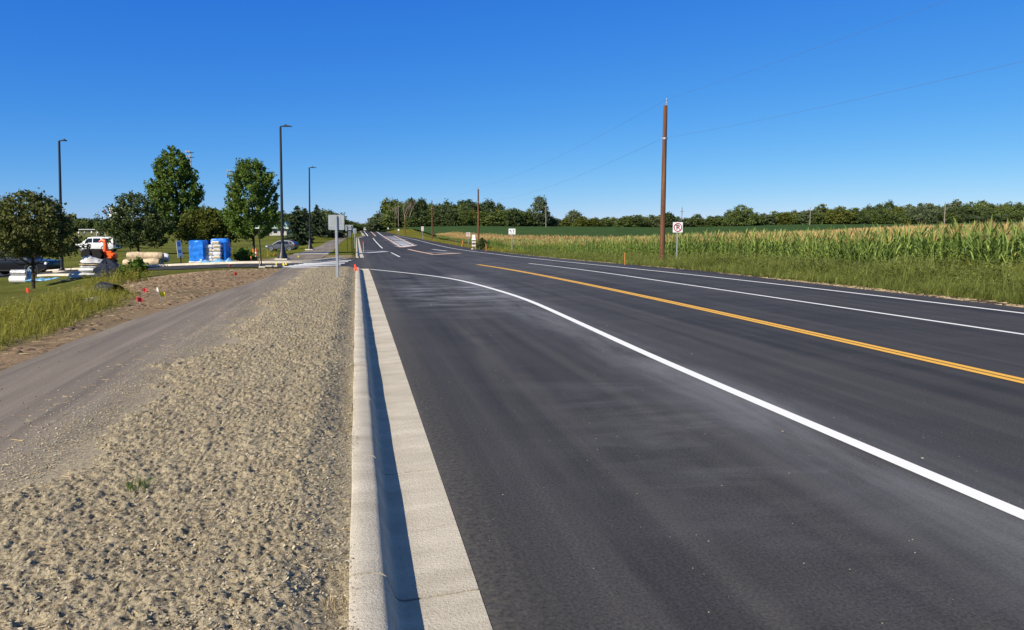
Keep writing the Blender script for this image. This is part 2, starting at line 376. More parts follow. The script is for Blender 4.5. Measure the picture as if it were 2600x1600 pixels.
# ------------------------------------------------------------------ terrain: road profile + land either side
FW = np.array([math.sin(YAW) * math.cos(PIT), math.cos(YAW) * math.cos(PIT), -math.sin(PIT)])
RT = np.array([math.cos(YAW), -math.sin(YAW), 0.]); UP = np.cross(RT, FW); CC = np.array([0, 0, CH])
KY = np.array([-300, 0, 22, 32, 42, 58, 78, 100, 150, 200, 300, 400, 500, 650, 900, 3000.])
KZ = np.array([0, 0, 0, -.05, -.2, -.38, -.5, -.5, -.32, 0, .75, 1.5, 1.85, 1.3, 0, 0.])
_fy = np.arange(-300, 3000, .5); _k = np.ones(21) / 21
_fz = np.convolve(np.pad(np.interp(_fy, KY, KZ), 10, 'edge'), _k, 'valid')
def zr(y): return np.interp(y, _fy, _fz)
def col_xy(px, d, z):
    """world x,y of the point at camera depth d in viewing column px and height z"""
    px = np.asarray(px, float); d = np.asarray(d, float)
    k = 0.
    for _ in range(3):
        P = CC + d[..., None] * (FW + ((px - CX) / F)[..., None] * RT) - (d * k)[..., None] * UP
        k = k + (P[..., 2] - z) / (d * UP[2])
    P = CC + d[..., None] * (FW + ((px - CX) / F)[..., None] * RT) - (d * k)[..., None] * UP
    return P[..., 0], P[..., 1]
CT = []   # (column, depth, height)
def byrow(px, row, d):
    v = FW + (px - CX) / F * RT - (row - CY) / F * UP
    CT.append((px, d, CH + d * v[2]))
for q in [(700, 675.5, 38.6), (560, 680, 40.5), (400, 683, 42), (300, 687, 43.5), (160, 690.5, 50), (75, 697, 57), (0, 700, 60),
          (367, 676, 49), (530, 669, 46), (719, 661, 50), (786, 640, 79), (250, 640, 93), (720, 640, 110), (450, 640, 80), (645, 648, 62),
          (340, 650, 70), (233, 600, 211), (100, 590, 400), (500, 593, 300), (700, 601, 220), (800, 597, 150), (780, 616, 125), (830, 628, 95),
          (85, 735, 40), (0, 745, 36), (250, 703, 39), (400, 700, 34), (0, 800, 21), (150, 765, 22), (300, 730, 26), (-300, 800, 22), (-600, 800, 24), (-400, 690, 60), (-400, 640, 110), (-400, 600, 240)]:
    byrow(*q)
for q in [(-200, 12, -.45), (-600, 10, -.5), (300, 14, -.15), (2600, 25, -.4), (3200, 18, -.3), (2050, 37, -.75), (1640, 57, -1.1), (1300, 107, -2.3), (1150, 174, -2.0), (1110, 208, -1.5),
          (2300, 90, -.2), (2300, 150, 0), (2600, 140, .5), (3000, 140, 1), (2050, 150, -.75), (2050, 80, -.9), (1700, 150, -1.7), (1700, 90, -1.6), (1500, 150, -1.7), (1300, 180, -1.7), (1150, 260, -1.1),
          (3000, 320, 6), (2600, 320, 4.6), (2300, 350, 3.9), (2050, 350, 3.7), (1880, 350, 2.9), (1700, 350, 2.1), (1500, 350, 2.6), (1300, 350, 2.8), (1150, 320, 2.5), (1000, 320, 1.6), (920, 320, .9),
          (1700, 250, .4), (2100, 250, 1.6), (2400, 250, 2.3), (1400, 260, .8), (3000, 900, 9), (2000, 900, 8), (1300, 900, 5), (600, 900, 4), (0, 900, 4), (-600, 900, 4), (600, 420, 1.2)]:
    CT.append(q)
CT = np.array(CT)
def _uv(px, d): return np.c_[(px - CX) / F * 1.6, np.log(d) * .75]
_cp = _uv(CT[:, 0], CT[:, 1])
def _phi(r2): return .5 * r2 * np.log(r2 + 1e-9)
_n = len(_cp); _A = np.zeros((_n + 3, _n + 3))
_A[:_n, :_n] = _phi(((_cp[:, None] - _cp[None]) ** 2).sum(-1)) + np.eye(_n) * .003
_A[:_n, _n:] = np.c_[np.ones(_n), _cp]; _A[_n:, :_n] = _A[:_n, _n:].T
_w = np.linalg.solve(_A, np.r_[CT[:, 2], 0, 0, 0])
def land(x, y):
    dd = np.clip(x * math.sin(YAW) + y * math.cos(YAW), 7, 1400); ll = x * math.cos(YAW) - y * math.sin(YAW)
    px = np.clip(CX + F * ll / dd, -900, 3200)
    q = _uv(px, dd); out = np.empty(len(q))
    for i in range(0, len(q), 20000):
        s = q[i:i + 20000]
        out[i:i + 20000] = _phi(((s[:, None] - _cp[None]) ** 2).sum(-1)) @ _w[:_n] + np.c_[np.ones(len(s)), s] @ _w[_n:]
    return np.clip(out, -3.2, 14)
def T(x, y):
    x = np.atleast_1d(np.asarray(x, float)).ravel(); y = np.atleast_1d(np.asarray(y, float)).ravel()
    la = land(x, y); z0 = zr(y)
    mouth = sstep(33.6, 35.2, y) * (1 - sstep(50, 57, y)) * sstep(-12, -7, x)
    left = z0 + .125 * (1 - mouth)
    edge = np.where(y < 60, -4.35, -4.2)
    wl = sstep(edge, edge - 5, x)
    zl = left * (1 - wl) + la * wl
    xr = np.interp(y, [0, 90, 180, 230, 420, 600], [14.55, 13.7, 13.6, 12.3, 10.9, 10.5])
    wr = sstep(xr + .2, xr + 6, x)
    zrr = (z0 - .03) * (1 - wr) + la * wr
    out = np.where(x <= -.12, zl, np.where(x < xr - .05, z0 - .16, zrr))
    out = out - .10 * ((x > -2.35) & (x <= -.12) & (y < 33.5))
    far = sstep(480, 700, y)
    return out * (1 - far) + la * far
def B(px, d):
    z = 0.
    for _ in range(4):
        x, y = col_xy(px, d, z); z = T(x, y)[0]
    return Vector((float(x), float(y), float(z)))
def hit(px, row, mx=900, off=0.):
    v = FW + (px - CX) / F * RT - (row - CY) / F * UP; v = v / np.hypot(v[0], v[1])
    t = np.geomspace(2, mx, 4000); P = CC + t[:, None] * v
    z = T(P[:, 0], P[:, 1]) + off
    road = (P[:, 0] > .1) & (P[:, 0] < 14.4) & (P[:, 1] < 500); z = np.where(road, zr(P[:, 1]) + off, z)
    i = int(np.argmax(P[:, 2] < z)); return Vector(P[i])
def hitr(px, row):
    v = FW + (px - CX) / F * RT - (row - CY) / F * UP; v = v / np.hypot(v[0], v[1])
    t = np.geomspace(2, 700, 9000); P = CC + t[:, None] * v
    i = int(np.argmax(P[:, 2] < zr(P[:, 1]))); return P[i]
def depth(p): return p[0] * FW[0] + p[1] * FW[1] + (p[2] - CH) * FW[2]

# ground sheet: a fan of rings round the viewpoint, reaching the horizon
ang = np.radians(np.r_[np.arange(-180, -48, 4), np.arange(-48, 64, .22), np.arange(64, 181, 4)])
rad = np.r_[.05, np.geomspace(1.2, 3500, 430)]
A_, R_ = np.meshgrid(ang, rad); gx = (R_ * np.sin(A_)).ravel(); gy = (R_ * np.cos(A_)).ravel()
gz = T(gx, gy)
tx = fbm(gx * .35, gy * .35, 4, 3); tx2 = fbm(gx * .05, gy * .05, 4, 9)
lawn = np.array([.13, .145, .040]); wild = np.array([.150, .150, .046]); dirt = np.array([.33, .245, .165]); field = np.array([.10, .085, .05]); dry = np.array([.22, .19, .09])
dgr = gx * math.sin(YAW) + gy * math.cos(YAW)
tint = np.tile(lawn, (len(gx), 1))
stripe = .5 + .5 * np.sin((gy * .9 + gx * .25) * .55); tint *= (0.9 + .2 * sstep(.35, .65, stripe))[:, None]
def blend(wt, c): tint[:] = tint * (1 - wt[:, None]) + c * wt[:, None]
left = gx < 0
blend((left * (1 - sstep(20, 42, dgr + (tx - .5) * 14)) * .8), wild)
blend(left * sstep(60, 75, gy) * (1 - sstep(280, 300, gy)) * sstep(-13, -10, gx + (tx - .5) * 3) * .9, np.array([.145, .16, .03]))
def dirt_edge(y): return np.interp(y, [0, 15, 17, 20, 23, 27, 34, 37], [-4.6, -4.7, -4.9, -5.6, -6.9, -8.8, -11.2, -11.5])
blend(left * sstep(-.35, .35, gx - dirt_edge(gy) + (tx - .5) * 1.0) * (1 - sstep(35, 37, gy)), dirt)
dx, dy = gx + 4.2, gy - 50.5
blend(left * (1 - sstep(.75, 1.15, np.sqrt((dx / 7.0) ** 2 + (dy / 4.5) ** 2) + (tx - .5) * .8)), dirt * .9)
dx, dy = gx + 2.2, gy - 55
blend(left * (1 - sstep(.7, 1.1, np.sqrt((dx / 3.4) ** 2 + (dy / 6.) ** 2) + (tx - .5) * .5)), np.array([.36, .29, .18]))
right = gx > 5
blend(right * np.ones(len(gx)), np.array([.11, .125, .035]))
blend(right * (1 - sstep(16.0, 17.0, gx + (tx - .5) * 1.5)), np.array([.105, .085, .07]))
gpx = CX + F * (gx * math.cos(YAW) - gy * math.sin(YAW)) / np.maximum(dgr, 1)
blend(right * sstep(20.5, 22, gx) * (dgr < 300) * sstep(1095, 1125, gpx), field)
blend(right * sstep(300, 340, dgr), np.array([.05, .07, .02]))
nc = len(ang); Q = grid_quads(len(rad), nc)
g = npmesh('ground', np.c_[gx, gy, gz], Q[:, ::-1], M_ter, col=tint, smooth=True); tag(g, kind='structure')

# ------------------------------------------------------------------ road, kerb, path, markings
ry = np.r_[np.arange(-40, 120, 1.), np.arange(120, 640, 4.)]
xl = np.interp(ry, [-40, 33.5, 34.6, 35, 57, 58, 182, 216, 400, 640], [.525, .525, .525, -.3, -.3, .5, .62, 2.3, 2.4, 2.4])
xrr = np.interp(ry, [-40, 30, 60, 90, 180, 230, 420, 640], [14.5, 14.4, 14.2, 13.7, 13.6, 12.3, 10.9, 10.5]) + .06 * (vnoise(ry * .8, ry * 0) - .5)
NCC = 10; u = np.linspace(0, 1, NCC)
rx = xl[:, None] * (1 - u) + xrr[:, None] * u; ryy = np.repeat(ry[:, None], NCC, 1)
rv = np.c_[rx.ravel(), ryy.ravel(), zr(ryy.ravel())]
tag(npmesh('road', rv, grid_quads(len(ry), NCC), M_asph, smooth=True), kind='structure')
def ribbon(name, pts, width, m, lift=.005, parent=None, step=1.0, wid2=None):
    pts = np.array([(p[0], p[1]) for p in pts], float)
    s = np.r_[0, np.cumsum(np.hypot(*np.diff(pts, axis=0).T))]; k = max(2, int(s[-1] / step) + 1)
    q = np.linspace(0, s[-1], k); x = np.interp(q, s, pts[:, 0]); y = np.interp(q, s, pts[:, 1])
    if len(pts) > 3:
        for _ in range(int(6 / step) if step < 6 else 1):
            x[1:-1] = (x[:-2] + x[2:] + 2 * x[1:-1]) / 4; y[1:-1] = (y[:-2] + y[2:] + 2 * y[1:-1]) / 4
    tx_, ty_ = np.gradient(x), np.gradient(y); l = np.hypot(tx_, ty_); nx, ny = -ty_ / l, tx_ / l
    wd = np.linspace(width, wid2 or width, k) / 2
    V = np.empty((k, 2, 3)); V[:, 0, 0] = x + nx * wd; V[:, 0, 1] = y + ny * wd; V[:, 1, 0] = x - nx * wd; V[:, 1, 1] = y - ny * wd
    V[..., 2] = zr(V[..., 1]) + lift
    o = npmesh(name, V.reshape(-1, 3), grid_quads(k, 2)[:, ::-1], m); 
    return tag(o, kind='structure')
def P_(*l): return [hitr(*q) for q in l]
ribbon('lane_line', [(3.93, -20), (3.88, 3.5), (3.87, 9)] + P_((1500, 834), (1342, 762), (1250, 733), (1172, 712.5), (1110, 702), (1065, 697), (1000, 690), (940, 684)), .14, M_white, .005, step=.5)
for dx in (-.075, .075):
    ribbon('centre_line', [(7.40 + dx, -20), (7.36 + dx, 7), (7.33 + dx, 14.5), (7.14 + dx, 22), (6.85 + dx, 31), (6.5 + dx, 40.3)], .115, M_yel)
ribbon('lane_line', [(10.85, -20), (10.72, 10), (10.38, 16.4), (10.1, 22.8), (9.66, 41.5)], .12, M_white)
ribbon('edge_line', [(13.6, -20), (13.45, 12.9), (13.15, 19.7), (12.5, 32), (12.5, 48.5), (12.1, 68.5), (11.5, 89), (11.6, 113), (12.2, 150), (12.0, 190), (11.5, 226)], .14, M_white, step=2)
ribbon('lane_line', P_((993, 641.5), (1015, 652.4)), .13, M_white, step=2)
ribbon('lane_line', P_((947, 604.8), (958, 618), (971, 630.6)), .16, M_white, step=3)
ribbon('edge_line', P_((924.5, 586.8), (934, 599.5)), .3, M_white, step=6)
ribbon('centre_line', P_((939, 586), (954, 599.5)), .32, M_or, step=6)
ribbon('edge_line', P_((952.5, 586), (972, 599.5)), .28, M_white, step=6)
HL = P_((972, 599), (995, 613), (1018, 628)); HR = P_((1000, 598.5), (1026, 611), (1052, 623.5))
ribbon('centre_line', HL, .3, M_or, .005, step=3); ribbon('centre_line', HR, .3, M_or, .005, step=3)
ribbon('centre_line', [HL[-1], HR[-1]], .8, M_or, .009)
for i in range(9):
    f = (i + .4) / 9.3
    a = [np.interp(f, [0, .5, 1], [HL[j][k] for j in (2, 1, 0)]) for k in (0, 1)]; b_ = [np.interp(f, [0, .5, 1], [HR[j][k] for j in (2, 1, 0)]) for k in (0, 1)]
    ribbon('hatch_marking', [a, b_], 1.6 if i < 5 else 2.6, M_grey, .009)
ribbon('centre_line', P_((1036, 633), (1068, 640), (1102, 646.5)), .3, M_or, step=2)
ribbon('stop_line', P_((1102, 646.5), (1135, 644.8), (1166, 643)), .8, M_or, .009, step=2)
ribbon('lane_line', P_((1085, 640.5), (1150, 642)), .5, M_grey, .007, step=2)
ribbon('lane_line', P_((1098, 633.2), (1134, 637.7)), .4, M_grey, .007, step=2)
ribbon('stop_line', P_((914, 643.5), (982, 638.5)), .9, M_grey, .005, step=2)
ribbon('stop_line', P_((914, 637.5), (982, 638)), .6, M_grey, .008, step=2)

# side street: between two kerb lines, draped over the land
def wpt(px, d):
    p = B(px, d); return (p.x, p.y)
NE = [(.6, 34.4), (-.6, 34.5), (-2.2, 34.7)] + [wpt(*q) for q in [(740, 35.9), (680, 36.3), (620, 37.1), (560, 38.2), (400, 39.9), (300, 41.4), (200, 44.6), (120, 49.5), (0, 57), (-200, 66)]]
FE = [(.6, 57), (-.1, 54), (-1.6, 51)] + [wpt(*q) for q in [(800, 44.3), (760, 43.0), (700, 42.3), (560, 43.2), (400, 44.6), (300, 46.2), (200, 50), (120, 56.5), (0, 66), (-200, 76)]]
def resamp(p, k):
    p = np.array(p); s = np.r_[0, np.cumsum(np.hypot(*np.diff(p, axis=0).T))]; q = np.linspace(0, s[-1], k)
    x, y = np.interp(q, s, p[:, 0]), np.interp(q, s, p[:, 1])
    for _ in range(4): x[1:-1] = (x[:-2] + x[2:] + 2 * x[1:-1]) / 4; y[1:-1] = (y[:-2] + y[2:] + 2 * y[1:-1]) / 4
    return np.c_[x, y]
ne, fe = resamp(NE, 90), resamp(FE, 90); u = np.linspace(0, 1, 12)
S = ne[:, None] * (1 - u)[None, :, None] + fe[:, None] * u[None, :, None]
Sx, Sy = S[..., 0].ravel(), S[..., 1].ravel()
sz = T(Sx, Sy); sz = np.where(Sx > -.2, zr(Sy) - .012, sz + .035)
tag(npmesh('side_street', np.c_[Sx, Sy, sz], grid_quads(90, 12)[:, ::-1], M_asph, smooth=True), kind='structure')
def draped_kerb(name, line, off, h=.13, wd=.22, gut=.34):
    line = np.asarray(line); t_ = np.gradient(line, axis=0); t_ /= np.linalg.norm(t_, axis=1)[:, None]; n_ = np.c_[-t_[:, 1], t_[:, 0]] * off
    prof = [(-gut, .05), (-.05, .045), (0, .05 + h * .85), (.03, .05 + h), (wd, .05 + h), (wd + .02, -.15)]
    V = np.array([[(*(line[i] + n_[i] * a), 0) for a, _ in prof] for i in range(len(line))])
    base = T(line[:, 0], line[:, 1]); V[..., 2] = base[:, None] + np.array([z for _, z in prof])[None]
    tag(npmesh(name, V.reshape(-1, 3), grid_quads(len(line), len(prof)), M_conc), kind='structure')
draped_kerb('kerb', fe[6:62], -1, h=.12)
draped_kerb('kerb', ne[30:50], 1, h=.05)
# crosswalk bars on the side street
for i in range(5):
    f = .14 + i * .18
    pts = []
    for xx in np.linspace(-3.3, -.7, 8):
        ya = np.interp(-xx, -ne[:, 0], ne[:, 1]); yb = np.interp(-xx, -fe[:, 0], fe[:, 1]) - .5
        pts.append((xx + (f - .5) * .9, ya + .5 + f * (yb - ya - .8)))
    pts = np.array(pts); V = np.empty((8, 2, 3)); V[:, 0, :2] = pts + [0, .56]; V[:, 1, :2] = pts - [0, .56]
    zz = T(V[..., 0].ravel(), V[..., 1].ravel()).reshape(8, 2); V[..., 2] = zz + .046
    tag(npmesh('crosswalk', V.reshape(-1, 3), grid_quads(8, 2), M_white), kind='structure')

def kerb_run(y0, y1, x0=0., seg=1.83, x1=None):
    """kerb and gutter, cast in lengths with an open joint between them"""
    prof = [(.53, .004), (.33, -.008), (.185, -.018), (.155, -.012), (.135, .012), (.118, .06), (.10, .105), (.085, .122), (.062, .132), (0., .135), (-.055, .133), (-.068, .122), (-.07, -.10), (.53, -.10)]
    m = MB(); y = y0
    while y < y1 - .05:
        e = min(y + seg, y1); k = 3
        rings = []
        for q in np.linspace(y + .009, e - .009, k + 1):
            xo = x0 if x1 is None else x0 + (x1 - x0) * (q - y0) / (y1 - y0)
            jit = .004 * math.sin(q * 7.1) + .003 * math.sin(q * 17.3)
            rings.append([Vector((xo + a + (jit if a < .1 else 0), q, float(zr(q)) + b)) for a, b in prof])
        m.loft(rings); y = e
    return m
M_joint = mat('dark_kerb_joint', (.10, .09, .075), .95, .1)  # dark colour of the bed that shows in the open joints
m = kerb_run(-.35, 33.9)
m.add([], [])
tag(m.build('kerb', M_conc, smooth=True), kind='structure')
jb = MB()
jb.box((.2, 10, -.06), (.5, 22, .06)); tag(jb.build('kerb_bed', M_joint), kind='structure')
m = MB(); m.bbox((.23, 34.18, float(zr(34.1)) - .02), (.62, .55, .13), .03); tag(m.build('kerb_end', M_conc), kind='structure')
m = kerb_run(57.2, 180, x0=-.02, seg=3.6); tag(m.build('kerb', M_conc, smooth=True), kind='structure')
m = kerb_run(180, 214, x0=-.02, x1=1.9, seg=5); tag(m.build('kerb', M_conc, smooth=True), kind='structure')
m = kerb_run(214, 400, x0=1.85, seg=12); tag(m.build('kerb', M_conc, smooth=True), kind='structure')

# trail: near length, and the length beyond the side street
def strip(name, ys, xa, xb, m, lift, k=14, wob=0.):
    u = np.linspace(0, 1, k); x = xa[:, None] * (1 - u) + xb[:, None] * u; y = np.repeat(ys[:, None], k, 1)
    if wob: x = x + wob * (vnoise(y * .7, x * .3, 4) - .5)
    z = T(x.ravel(), y.ravel()) + lift if lift < .1 else zr(y.ravel()) + lift
    return tag(npmesh(name, np.c_[x.ravel(), y.ravel(), z], grid_quads(len(ys), k), m, smooth=True), kind='structure')
ys = np.r_[np.arange(-8, 34.6, .25)]
xa = np.interp(ys, [-8, 14, 18, 21.5, 27, 34.6], [-3.98, -3.93, -3.6, -3.28, -2.98, -3.3]); xb = np.interp(ys, [-8, 30, 34.6], [-1.2, -1.2, -1.0])
strip('path', ys, xa, xb, M_path, .138, 14, .12)
ys2 = np.r_[np.arange(48.5, 70, .5), np.arange(70, 260, 3.)]
xa2 = np.interp(ys2, [48, 60, 75, 100, 130, 170, 260], [-6.2, -5.3, -5.0, -4.9, -5.0, -4.2, -3.2])
xb2 = np.interp(ys2, [48, 60, 75, 100, 130, 170, 260], [-2.6, -2.3, -2.3, -2.5, -2.6, -2.2, -1.5])
strip('path', ys2, xa2, xb2, M_path, .02, 8)
M_conc2 = concrete_mat('ramp_concrete', (.60, .55, .45), (.5, .45, .36))
ys3 = np.arange(63.5, 70.6, .5); strip('ramp', ys3, ys3 * 0 - 5.2, ys3 * 0 - 2.4, M_conc2, .034, 6)

# mulched boulevard between path and kerb: real bumps and clods
yy = [1.2]
while yy[-1] < 34.2: yy.append(yy[-1] + max(.0075, .0029 * yy[-1]))
yy = np.array(yy); xx = np.linspace(-2.75, -.02, 330)
BX, BY = np.meshgrid(xx, yy); bx = BX.ravel(); by = BY.ravel()
fine = fbm(bx * 22, by * 22, 3, 5); mid = fbm(bx * 7, by * 7, 3, 15); big = fbm(bx * 1.1, by * 1.1, 3, 25); cl = vnoise(bx * 30, by * 30, 31); cl2 = vnoise(bx * 14 + 3, by * 14, 37)
grain = fbm(bx * 50, by * 50, 2, 61); rdg = 1 - np.abs(2 * fbm(bx * 25, by * 25, 3, 63) - 1)
h = (big - .5) * .05 + (mid - .5) * .022 + (fine - .5) * .012 + (grain - .5) * .030 + (rdg - .8) * .022 - .012 * sstep(.60, .80, fbm(bx * 11 + 9, by * 11, 3, 77)) + .012 * sstep(.62, .9, cl2)
crown = .045 * sstep(-2.6, -1.2, bx)
edgeL = sstep(-2.2, -1.55, bx + (big - .5) * .9 + (mid - .5) * .7)           # feathers out under the path
h = h * (.6 + .4 * edgeL) + crown - .035 * (1 - edgeL)
ek = sstep(-.42, -.075, bx)
spill = sstep(.40, .52, fbm(by * 1.1, by * 0 + 3, 4, 55) - .35 * sstep(-.08, -.02, bx) * fbm(by * 6, bx * 30, 2, 56))
h = h * (1 - .7 * ek) - crown * ek * .8 - .030 * ek + .034 * ek * spill
bz = zr(by) + .135 + h - .02 * sstep(33, 34.2, by)
tag(npmesh('boulevard_soil', np.c_[bx, by, bz], grid_quads(len(yy), len(xx)), M_mulch, smooth=True), kind='structure')
def soil_z(x, y):
    if x > -.085: return max(soil_z0(x, y), float(zr(y)) + .1345)
    if x < -2.0: return max(soil_z0(x, y), float(zr(y)) + .139)
    return soil_z0(x, y)
def soil_z0(x, y):
    i = int(np.clip(np.searchsorted(yy, y), 0, len(yy) - 1)); j = int(np.clip(np.searchsorted(xx, x), 0, len(xx) - 1))
    return float(bz[i * len(xx) + j])

# ------------------------------------------------------------------ scatter of many small meshes into one (grass, crops, chips)
def scatter(name, temps, which, P3, rz, scl, mats, rnd, tilt=None, sz=None):
    """temps: list of (V, Q, mi, r0). copies each with its own turn, size and colour value into ONE mesh"""
    Vs, Qs, Ms, Rs = [], [], [], []; off = 0
    for k, (V, Q, mi, r0) in enumerate(temps):
        idx = np.where(which == k)[0]
        if not len(idx): continue
        c, s = np.cos(rz[idx]), np.sin(rz[idx]); sc_ = scl[idx]; sz_ = sc_ if sz is None else sz[idx]
        X = (V[None, :, 0] * c[:, None] - V[None, :, 1] * s[:, None]) * sc_[:, None]
        Y = (V[None, :, 0] * s[:, None] + V[None, :, 1] * c[:, None]) * sc_[:, None]
        Z = V[None, :, 2] * sz_[:, None]
        if tilt is not None: X = X + Z * tilt[idx, 0][:, None]; Y = Y + Z * tilt[idx, 1][:, None]
        W = np.stack([X + P3[idx, 0][:, None], Y + P3[idx, 1][:, None], Z + P3[idx, 2][:, None]], -1)
        n, v = W.shape[:2]
        Vs.append(W.reshape(-1, 3)); Qs.append((Q[None] + (np.arange(n) * v)[:, None, None] + off).reshape(-1, Q.shape[1])); off += n * v
        Ms.append(np.tile(mi, n)); Rs.append(np.clip(r0[None] + rnd[idx][:, None], 0, 1).ravel())
    return npmesh(name, np.concatenate(Vs), np.concatenate(Qs), mats, mi=np.concatenate(Ms), rnd=np.concatenate(Rs))
def blade(rng, az, lean, ln, wd, seg=3, x0=0., y0=0., z0=0., droop=.5):
    """one bent leaf blade as quads"""
    V = []; 
    for i in range(seg + 1):
        t = i / seg; a = lean + droop * t * t
        r = ln * (t * math.sin(lean) + .5 * droop * t * t); z = ln * t * math.cos(min(a, 1.5)) ** .7
        wv = wd * (1 - t) ** .6 * (.55 + .9 * min(t * 2, 1)) / 1.45 + wd * .03
        cx, cy = x0 + r * math.cos(az), y0 + r * math.sin(az); nx, ny = -math.sin(az) * wv / 2, math.cos(az) * wv / 2
        V += [(cx - nx, cy - ny, z0 + z), (cx + nx, cy + ny, z0 + z)]
    Q = [(2 * i, 2 * i + 1, 2 * i + 3, 2 * i + 2) for i in range(seg)]
    return V, Q
def join(parts):
    V, Q, M, R = [], [], [], []
    for v, q, m, r in parts:
        o = len(V); V += v; Q += [tuple(i + o for i in f) for f in q]; M += [m] * len(q); R += [r] * len(v)
    return np.array(V), np.array(Q), np.array(M), np.array(R)
def tuft(seed, n=16, ht=.6, wd=.016, spread=.16, heads=0.):
    rng = random.Random(seed); ps = []
    for i in range(n):
        a = rng.uniform(0, 6.28); l = ht * rng.uniform(.45, 1.); r = spread * math.sqrt(rng.random())
        v, q = blade(rng, a, rng.uniform(.03, .45), l, wd * rng.uniform(.7, 1.5), 2, r * math.cos(a * 1.7), r * math.sin(a * 1.7), 0, rng.uniform(.1, .9))
        ps.append((v, q, 0, rng.uniform(-.22, .22)))
        if rng.random() < heads:
            x, y, z = v[-1]; h = ht * .16; ps.append(([(x - .012, y, z - h), (x + .012, y, z - h), (x + .006, y, z + h * .6), (x - .006, y, z + h * .6)], [(0, 1, 2, 3)], 0, .6))
    return join(ps)
def weed(seed, ht=.8):
    """leafy forb: stem with many small leaves"""
    rng = random.Random(seed); ps = []
    for s in range(3):
        a = rng.uniform(0, 6.28); le = rng.uniform(.05, .35); H = ht * rng.uniform(.6, 1)
        v, q = blade(rng, a, le, H, .014, 2, 0, 0, 0, .1); ps.append((v, q, 0, -.1))
        for i in range(11):
            t = rng.uniform(.15, 1); x, y, z = H * t * math.sin(le) * math.cos(a), H * t * math.sin(le) * math.sin(a), H * t * math.cos(le)
            b = rng.uniform(0, 6.28); l = rng.uniform(.07, .16); ww = l * .42; up = rng.uniform(-.3, .7)
            dx, dy = math.cos(b) * l, math.sin(b) * l; nx, ny = -math.sin(b) * ww / 2, math.cos(b) * ww / 2
            ps.append(([(x, y, z), (x + dx * .5 + nx, y + dy * .5 + ny, z + up * l * .5), (x + dx, y + dy, z + up * l * .8), (x + dx * .5 - nx, y + dy * .5 - ny, z + up * l * .5)], [(0, 1, 2, 3)], 0, rng.uniform(-.2, .25)))
    return join(ps)
def patch(name, n, xr, yr, temps, probs, keep, mat_, smin, smax, seed, label, cat, hfun=None, dens=None, rlo=.1, rhi=.8):
    rng = RS(seed)
    x = rng.uniform(*xr, n)
    y = yr[0] * (yr[1] / yr[0]) ** rng.rand(n) if dens == 'log' else rng.uniform(*yr, n)
    k = keep(x, y, rng); x, y = x[k], y[k]; n = len(x)
    wh = rng.choice(len(temps), n, p=probs); s = rng.uniform(smin, smax, n) * (hfun(x, y) if hfun else 1.)
    cn = fbm(x * .45, y * .45, 3, seed); r = np.clip(rlo + (rhi - rlo) * (cn * .75 + rng.rand(n) * .35 - .05), 0, 1)
    o = scatter(name, temps, wh, np.c_[x, y, T(x, y) - .03], rng.uniform(0, 6.28, n), s, mat_, r, tilt=rng.normal(0, .12, (n, 2)))
    return tag(o, label, cat, None, 'stuff')
def inview(x, y, lo=-300, hi=3100):
    d = x * math.sin(YAW) + y * math.cos(YAW); l = x * math.cos(YAW) - y * math.sin(YAW); px = CX + F * l / np.maximum(d, .5)
    return (d > 1.5) & (px > lo) & (px < hi)
tf = [tuft(1, 18, .6), tuft(2, 18, .75, .02), tuft(3, 14, .9, .014, .18, 0), weed(4, .7), weed(5, .9), tuft(6, 22, .45, .02, .2)]
def keepR(x, y, rng):
    e = np.interp(y, [0, 90, 180, 230, 420], [14.7, 13.9, 13.8, 12.5, 11.1]) + .35 + .5 * vnoise(y * .5, y * 0, 8) + rng.rand(len(x)) * .5
    return inview(x, y, 900) & (x > e) & (x < 23.2)
def hR(x, y): return .45 + .9 * sstep(15., 18.5, x) * (.25 + 1.3 * fbm(x * .5, y * .5, 3, 44))
patch('roadside_weeds', 42000, (14.5, 23.5), (6, 75), tf, [.26, .26, .22, .1, .1, .06], keepR, LM['weed'], .5, 1.28, 11, 'tall green weeds and grass along the far road edge before the corn', 'weeds', hR, 'log')
patch('roadside_weeds', 16000, (12, 23.5), (75, 330), tf, [.25, .25, .2, .1, .1, .1], keepR, LM['weedl'], .9, 1.6, 12, 'pale green verge grass beside the road beyond the second pole', 'weeds', lambda x, y: .55 + .4 * sstep(14.5, 18, x), 'log', .1, .75)
def keepL(x, y, rng):
    b = dirt_edge(y) - .1 - .5 * vnoise(y * .9, y * 0, 18)
    far = np.interp(x, [-30, -16, -10, -7], [25, 24, 23, 22])
    return inview(x, y) & (x < b + rng.rand(len(x)) * .5) & (y < far + rng.normal(0, 1.6, len(x)))
def hL(x, y): return (.42 + .46 * sstep(-4.6, -6.4, x) * (.6 + .8 * fbm(x * .4, y * .4, 2, 66))) * (1.1 - .35 * sstep(12, 22, y))
patch('ditch_grass', 30000, (-19, -4.5), (6, 34), tf, [.24, .2, .26, .1, .1, .1], keepL, LM['weedl'], .45, .9, 13, 'tall yellow green grass growing in the ditch beside the trail', 'grass', hL)
